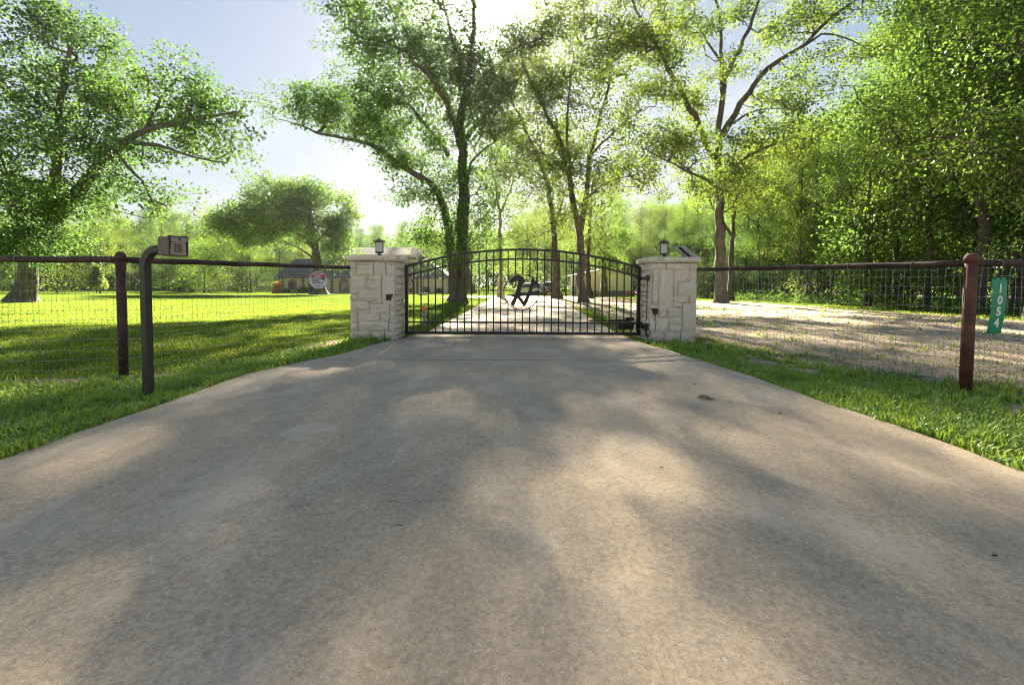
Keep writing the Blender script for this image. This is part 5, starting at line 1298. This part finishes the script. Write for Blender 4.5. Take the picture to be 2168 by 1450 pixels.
# small gabled dormer with an arched window
dx0, dx1 = X_(708, y2 - 1), X_(742, y2 - 1); dz = Z_(725, 571, y2 - 1); dzt = Z_(725, 556, y2 - 1); dm = (dx0 + dx1) / 2
MB().prism([(dx0, dz), (dx1, dz), (dx1, dzt), (dm, dzt + .95), (dx0, dzt)], 1, y2 - 1, y2 + .4).build('dormer_wall', plain('cream_dormer', (.55, .49, .36), .8), house)
arched_window(dm, .4, dz + .15, dzt + .25, y2 - 1.0, house)
for s in (-1, 1):
    MB().prism([(dm, dzt + 1.08), (dm + s * (dx1 - dm + .35), dzt - .05), (dm + s * (dx1 - dm + .35), dzt - .2), (dm, dzt + .93)][::s], 1, y2 - 1.3, y2 + 1.5).build('dormer_roof', SHG, house)

# ------------------------------------------------------------------ beige metal building
def metal_mat():
    q = N('beige_ribbed_metal'); p = q.pos(); s = q.n('ShaderNodeSeparateXYZ', {0: p})
    n = q.noise(2, 3, .5, p); return q.done(q.mix(q.mr(n, .3, .7), (.62, .56, .38), (.70, .64, .46)), .5, .1)
BM = metal_mat()
BY = 58.0; bz = float(gz(0, BY)) - .05
def XB(px_): return float(at(px_, 600, BY)[0])
def ZB(px_, py_): return float(at(px_, py_, BY)[2])
shed = empty('metal_building', (XB(1290), BY, bz), 'beige metal workshop with stone base seen through the right half of the gate', 'building')
x0, x1 = XB(1245), XB(1339); zr = ZB(1278, 571); zL = ZB(1245, 579); zR = ZB(1339, 586); xr_ = XB(1277); zw = bz + .78
MB().prism([(x0, bz - .1), (x1, bz - .1), (x1, zR), (xr_, zr), (x0, zL)], 1, BY, BY + .1).build('end_wall', BM, shed)
n = 26
for i in range(n):
    xx = x0 + .12 + (x1 - x0 - .24) * i / (n - 1); zt = zL + (zr - zL) * (xx - x0) / (xr_ - x0) if xx < xr_ else zr + (zR - zr) * (xx - xr_) / (x1 - xr_)
    MB().box((xx, BY - .012, (zw + zt) / 2), (.045, .03, zt - zw - .08)).build('rib', BM, shed)
rg = random.Random(3); zz = bz - .1
STB = [plain('wainscot_stone_a', (.20, .17, .13), .9, 0, .3, 14, .4), plain('wainscot_stone_b', (.29, .25, .19), .9, 0, .3, 14, .4), plain('wainscot_stone_c', (.14, .125, .10), .9, 0, .3, 14, .4)]
for r in range(4):
    hh_ = .215; cx_ = x0
    while cx_ < x1 - .05:
        w_ = min(rg.uniform(.25, .55), x1 - cx_); MB().box((cx_ + w_ / 2, BY - .05 - rg.uniform(0, .02), zz + hh_ / 2), (w_ - .02, .09, hh_ - .02)).build('stone', rg.choice(STB), shed); cx_ += w_
    zz += hh_
sd = MB(); sd.box((x1 - .05, BY + 6.1, (bz + zR) / 2), (.1, 12, zR - bz)); sd.box((x0 + .05, BY + 6.1, (bz + zL) / 2), (.1, 12, zL - bz)); sd.box(((x0 + x1) / 2, BY + 12.1, (bz + zR) / 2), (x1 - x0, .1, zR - bz)); sd.build('side_wall', BM, shed)
xl_ = XB(1209); zl_ = ZB(1209, 584)
for a, b in (((xr_, zr), (x1 + .25, zR - .05)), ((xr_, zr), (xl_, zl_))):
    MB().prism([(a[0], a[1] + .1), (b[0], b[1] + .1), (b[0], b[1] + .02), (a[0], a[1] + .02)][::1 if a[0] < b[0] else -1], 1, BY - .3, BY + 12.4).build('roof', plain('white_metal_roof', (.6, .6, .57), .4, .2), shed)
xw0, xw1 = XB(1211), XB(1243)
lw = MB(); lw.box(((xw0 + xw1) / 2, BY + 2.0, (bz + zl_) / 2), (xw1 - xw0, .1, zl_ - bz)); lw.build('lean_to_wall', plain('lean_to_white', (.55, .53, .48), .6), shed)
MB().box((XB(1230), BY + 1.93, bz + 1.0), (.85, .05, 2.0)).build('door', WHITE, shed)
MB().box((XB(1224), BY + 1.92, bz + .95), (.12, .06, 1.9)).build('door_frame', BRONZE, shed)
MB().box((XB(1210), BY + .1, (bz + zl_) / 2), (.12, .12, zl_ - bz)).build('lean_to_post', WHITE, shed)
t = empty('grill', (XB(1214), BY + .9, bz), 'dark box smoker standing under the lean-to of the metal building', 'smoker')
MB().box((XB(1214), BY + .9, bz + 1.1), (.5, .5, .35)).build('lid', BLACKM, t, bevel=.04); MB().box((XB(1214), BY + .9, bz + .4), (.5, .5, .75)).build('cabinet', BRONZE, t, bevel=.02)
MB().tube([(XB(1216) + .2, BY + .9, bz + 1.1), (XB(1222), BY + .9, bz + 1.1)], .03, 8).build('handle', BLACKM, t)

# ------------------------------------------------------------------ vehicles
def vehicle(name, x, y, rz, Ln, Wd, Ht, body_mat, label, cat, kind='suv'):
    z = float(gz(0, y)) + .02
    t = empty(name, (x, y, z), label, cat, rz=rz)
    h = Ln / 2
    if kind == 'suv':
        low = [(-h, .38), (-h + .05, .32), (h - .1, .30), (h, .42), (h - .03, .80), (h - .9, .98), (-h + .04, 1.02), (-h, .8)]
        cab = [(h - 1.0, .97), (h - 1.75, Ht - .05), (h - 2.2, Ht), (-h + .5, Ht), (-h + .15, 1.0)]
    else:
        low = [(-h, .55), (-h + .05, .42), (h - .1, .40), (h, .55), (h - .03, .95), (h - 1.2, 1.12), (-h + .04, 1.15), (-h, .9)]
        cab = [(h - 1.3, 1.1), (h - 2.0, Ht - .03), (h - 2.4, Ht), (h - 3.3, Ht - .03), (h - 3.5, 1.14)]
    def pr(pl, w_, nm, mt, par, inset=0):
        mb = MB(); n = len(pl); vs = []
        for s, f in ((-1, 1), (1, 1)):
            for u, v in pl:
                ww = w_ / 2 * (1 - inset * max(0, (v - 1)) / (Ht - 1))
                vs.append((u, s * ww, v))
        mb.add(vs, [tuple(range(n))[::-1] if False else tuple(range(n)), tuple(range(n, 2 * n))[::-1]] + [(i, n + i, n + (i + 1) % n, (i + 1) % n) for i in range(n)])
        return mb.build(nm, mt, par, bevel=.04, world=False)
    b = pr(low, Wd, 'body', body_mat, t); c = pr(cab, Wd * .94, 'cabin', body_mat, t, .18)
    g = [(u * .985 + (0.0), 1.03 + (v - 1.0) * .82 if v > 1.02 else 1.03) for u, v in cab]
    pr([(u * .93 + .0 if abs(u) > 0 else u, v) for u, v in g], Wd * .955, 'side_window', CARGLASS, t, .16)
    for s in (-1, 1):
        for u in (-h + .85, h - .85):
            w = MB(); w.tube([(u, s * (Wd / 2 - .2), .35), (u, s * (Wd / 2 + .01), .35)], .35, 20); o = w.build('wheel', RUBBER, t, world=False)
            r = MB(); r.tube([(u, s * (Wd / 2 + .01), .35), (u, s * (Wd / 2 + .02), .35)], .2, 14); r.build('rim', GREYFACE, o, world=False)
    for s in (-1, 1):
        q = MB(); q.box((h - .03, s * (Wd / 2 - .25), .72), (.1, .35, .14)); q.build('headlight', GLASSF, t, world=False)
        q = MB(); q.box((-h + .02, s * (Wd / 2 - .12), .82), (.1, .18, .3)); q.build('tail_light', SIGNRED, t, world=False)
    q = MB(); q.box((-h + .0, 0, .5), (.12, Wd * .9, .16)); q.build('bumper', BLACKM, t, world=False)
    return t
SILVER = plain('silver_car_paint', (.42, .40, .37), .3, .5, .1, 3, 0); DGREEN = plain('dark_car_paint', (.05, .07, .06), .3, .3, .1, 3, 0)
vx = float(at(1122, 615, 66)[0]); vehicle('parked_car', vx, 66, math.radians(160), 4.6, 1.85, 1.75, SILVER, 'silver car parked at the end of the driveway behind the gate emblem', 'car')
vx = float(at(1172, 617, 62)[0]); vehicle('parked_truck', vx - .4, 63, math.radians(95), 5.2, 1.95, 1.85, DGREEN, 'dark truck half hidden behind the leaning tree right of the emblem', 'truck', 'pickup')
# red mower beside the metal building, brown cart in the far yard
def mower():
    x, y = XB(1348), BY + .5; z = float(gz(0, y))
    t = empty('riding_mower', (x, y, z), 'small red riding mower beside the metal building', 'mower')
    MB().box((x - .35, y, z + .5), (.65, .5, .32)).build('hood', SIGNRED, t, bevel=.06)
    MB().box((x + .3, y, z + .45), (.6, .6, .2)).build('fender', SIGNRED, t, bevel=.05)
    MB().box((x + .35, y, z + .66), (.4, .4, .12)).box((x + .56, y, z + .85), (.08, .4, .35)).build('seat', RUBBER, t, bevel=.03)
    for u, r in ((-.5, .2), (.45, .27)):
        for s in (-1, 1): MB().tube([(x + u, y + s * .3, z + r), (x + u, y + s * .44, z + r)], r, 14).build('wheel', RUBBER, t)
    MB().tube([(x - .05, y, z + .62), (x + .08, y, z + .9)], .02, 6).tube([(x + .08 + .15 * math.cos(a) * .4, y + .17 * math.sin(a), z + .9 + .1 * math.cos(a)) for a in np.linspace(0, 6.28, 13)], .014, 5).build('steering_wheel', BLACKM, t)
mower()
def cart():
    Y_ = 60.0; x = float(at(1504, 615, Y_)[0]); z = float(gz(0, Y_))
    t = empty('utility_trailer', (x, Y_, z), 'reddish brown box trailer at the wood edge behind the tall grey oak', 'trailer')
    m_ = plain('red_brown_paint', (.22, .09, .06), .7, 0, .4, 10, .2)
    MB().box((x, Y_, z + 1.05), (1.9, 1.4, 1.0)).build('box', m_, t)
    for i in range(6): MB().box((x - .8 + i * .32, Y_ - .72, z + 1.05), (.05, .04, .98)).build('stake', m_, t)
    MB().box((x, Y_, z + .5), (2.1, 1.5, .08)).build('deck', BLACKM, t)
    for s in (-1, 1): MB().tube([(x, Y_ + s * .72, z + .32), (x, Y_ + s * .88, z + .32)], .32, 16).build('wheel', RUBBER, t)
    MB().tube([(x - 1.0, Y_, z + .5), (x - 1.9, Y_, z + .4)], .04, 6).build('drawbar', BLACKM, t)
cart()
# flagpole and lamp post near the house
def flagpole():
    Y_ = 60.0; p = at(896, 625, Y_); x = float(p[0]); z = float(gz(0, Y_)); zt = float(at(896, 538, Y_)[2])
    t = empty('flagpole', (x, Y_, z), 'thin flagpole with a small striped flag standing in front of the house', 'flagpole')
    MB().tube([(x, Y_, z), (x, Y_, zt)], .045, 8).build('pole', BRONZE, t)
    MB().box((x, Y_, z + .12), (1.2, .8, .26)).build('base', BROWNST, t, bevel=.04)
    stripe = [SIGNRED, WHITE]
    for k in range(7):
        n = 6; vs = []
        for i in range(n + 1):
            u = i / n; yy = Y_ + .08 * math.sin(u * 7 + k * .3); xx = x + .05 + u * .42
            for d in (0, 1): vs.append((xx, yy, zt - .15 - (k + d) * .12 - u * .35))
        o = MB().add(vs, [(i * 2, i * 2 + 1, i * 2 + 3, i * 2 + 2) for i in range(n)]).build('flag_stripe', stripe[k % 2], t)
        s = o.modifiers.new('solid', 'SOLIDIFY'); s.thickness = .006
    vs = [(x + .048, Y_ - .02, zt - .14), (x + .24, Y_ - .05, zt - .29), (x + .24, Y_ - .05, zt - .74), (x + .048, Y_ - .02, zt - .58)]
    o = MB().add(vs, [(0, 1, 2, 3)]).build('flag_canton', plain('flag_blue', (.02, .04, .2), .7), t); s = o.modifiers.new('solid', 'SOLIDIFY'); s.thickness = .02
    t2 = empty('lamp_post', (float(at(997, 622, 62)[0]), 62, z), 'white globe lamp post beyond the gate left of the slim pale tree', 'lamp post')
    x2 = float(at(997, 622, 62)[0]); z2 = float(at(997, 592, 62)[2])
    MB().tube([(x2, 62, z), (x2, 62, z2 - .15)], .04, 8).build('post', BRONZE, t2); MB().lathe([(.06, -.18), (.13, -.1), (.14, .08), (.08, .16)], (x2, 62, z2), 12).build('globe', WHITE, t2, smooth=True)
flagpole()

# thin haze in one closed box, added for the glow round the sun
hz_m, t_ = mat_new('haze'); o_ = t_.nodes.new('ShaderNodeOutputMaterial'); v_ = t_.nodes.new('ShaderNodeVolumePrincipled')
v_.inputs['Color'].default_value = (.97, .97, .97, 1); v_.inputs['Density'].default_value = .00011; v_.inputs['Anisotropy'].default_value = .82
t_.links.new(v_.outputs['Volume'], o_.inputs['Volume'])
tag(MB().box((0, 182, 18), (860, 500, 40)).build('haze', hz_m), kind='stuff')
SC.cycles.volume_bounces = 0
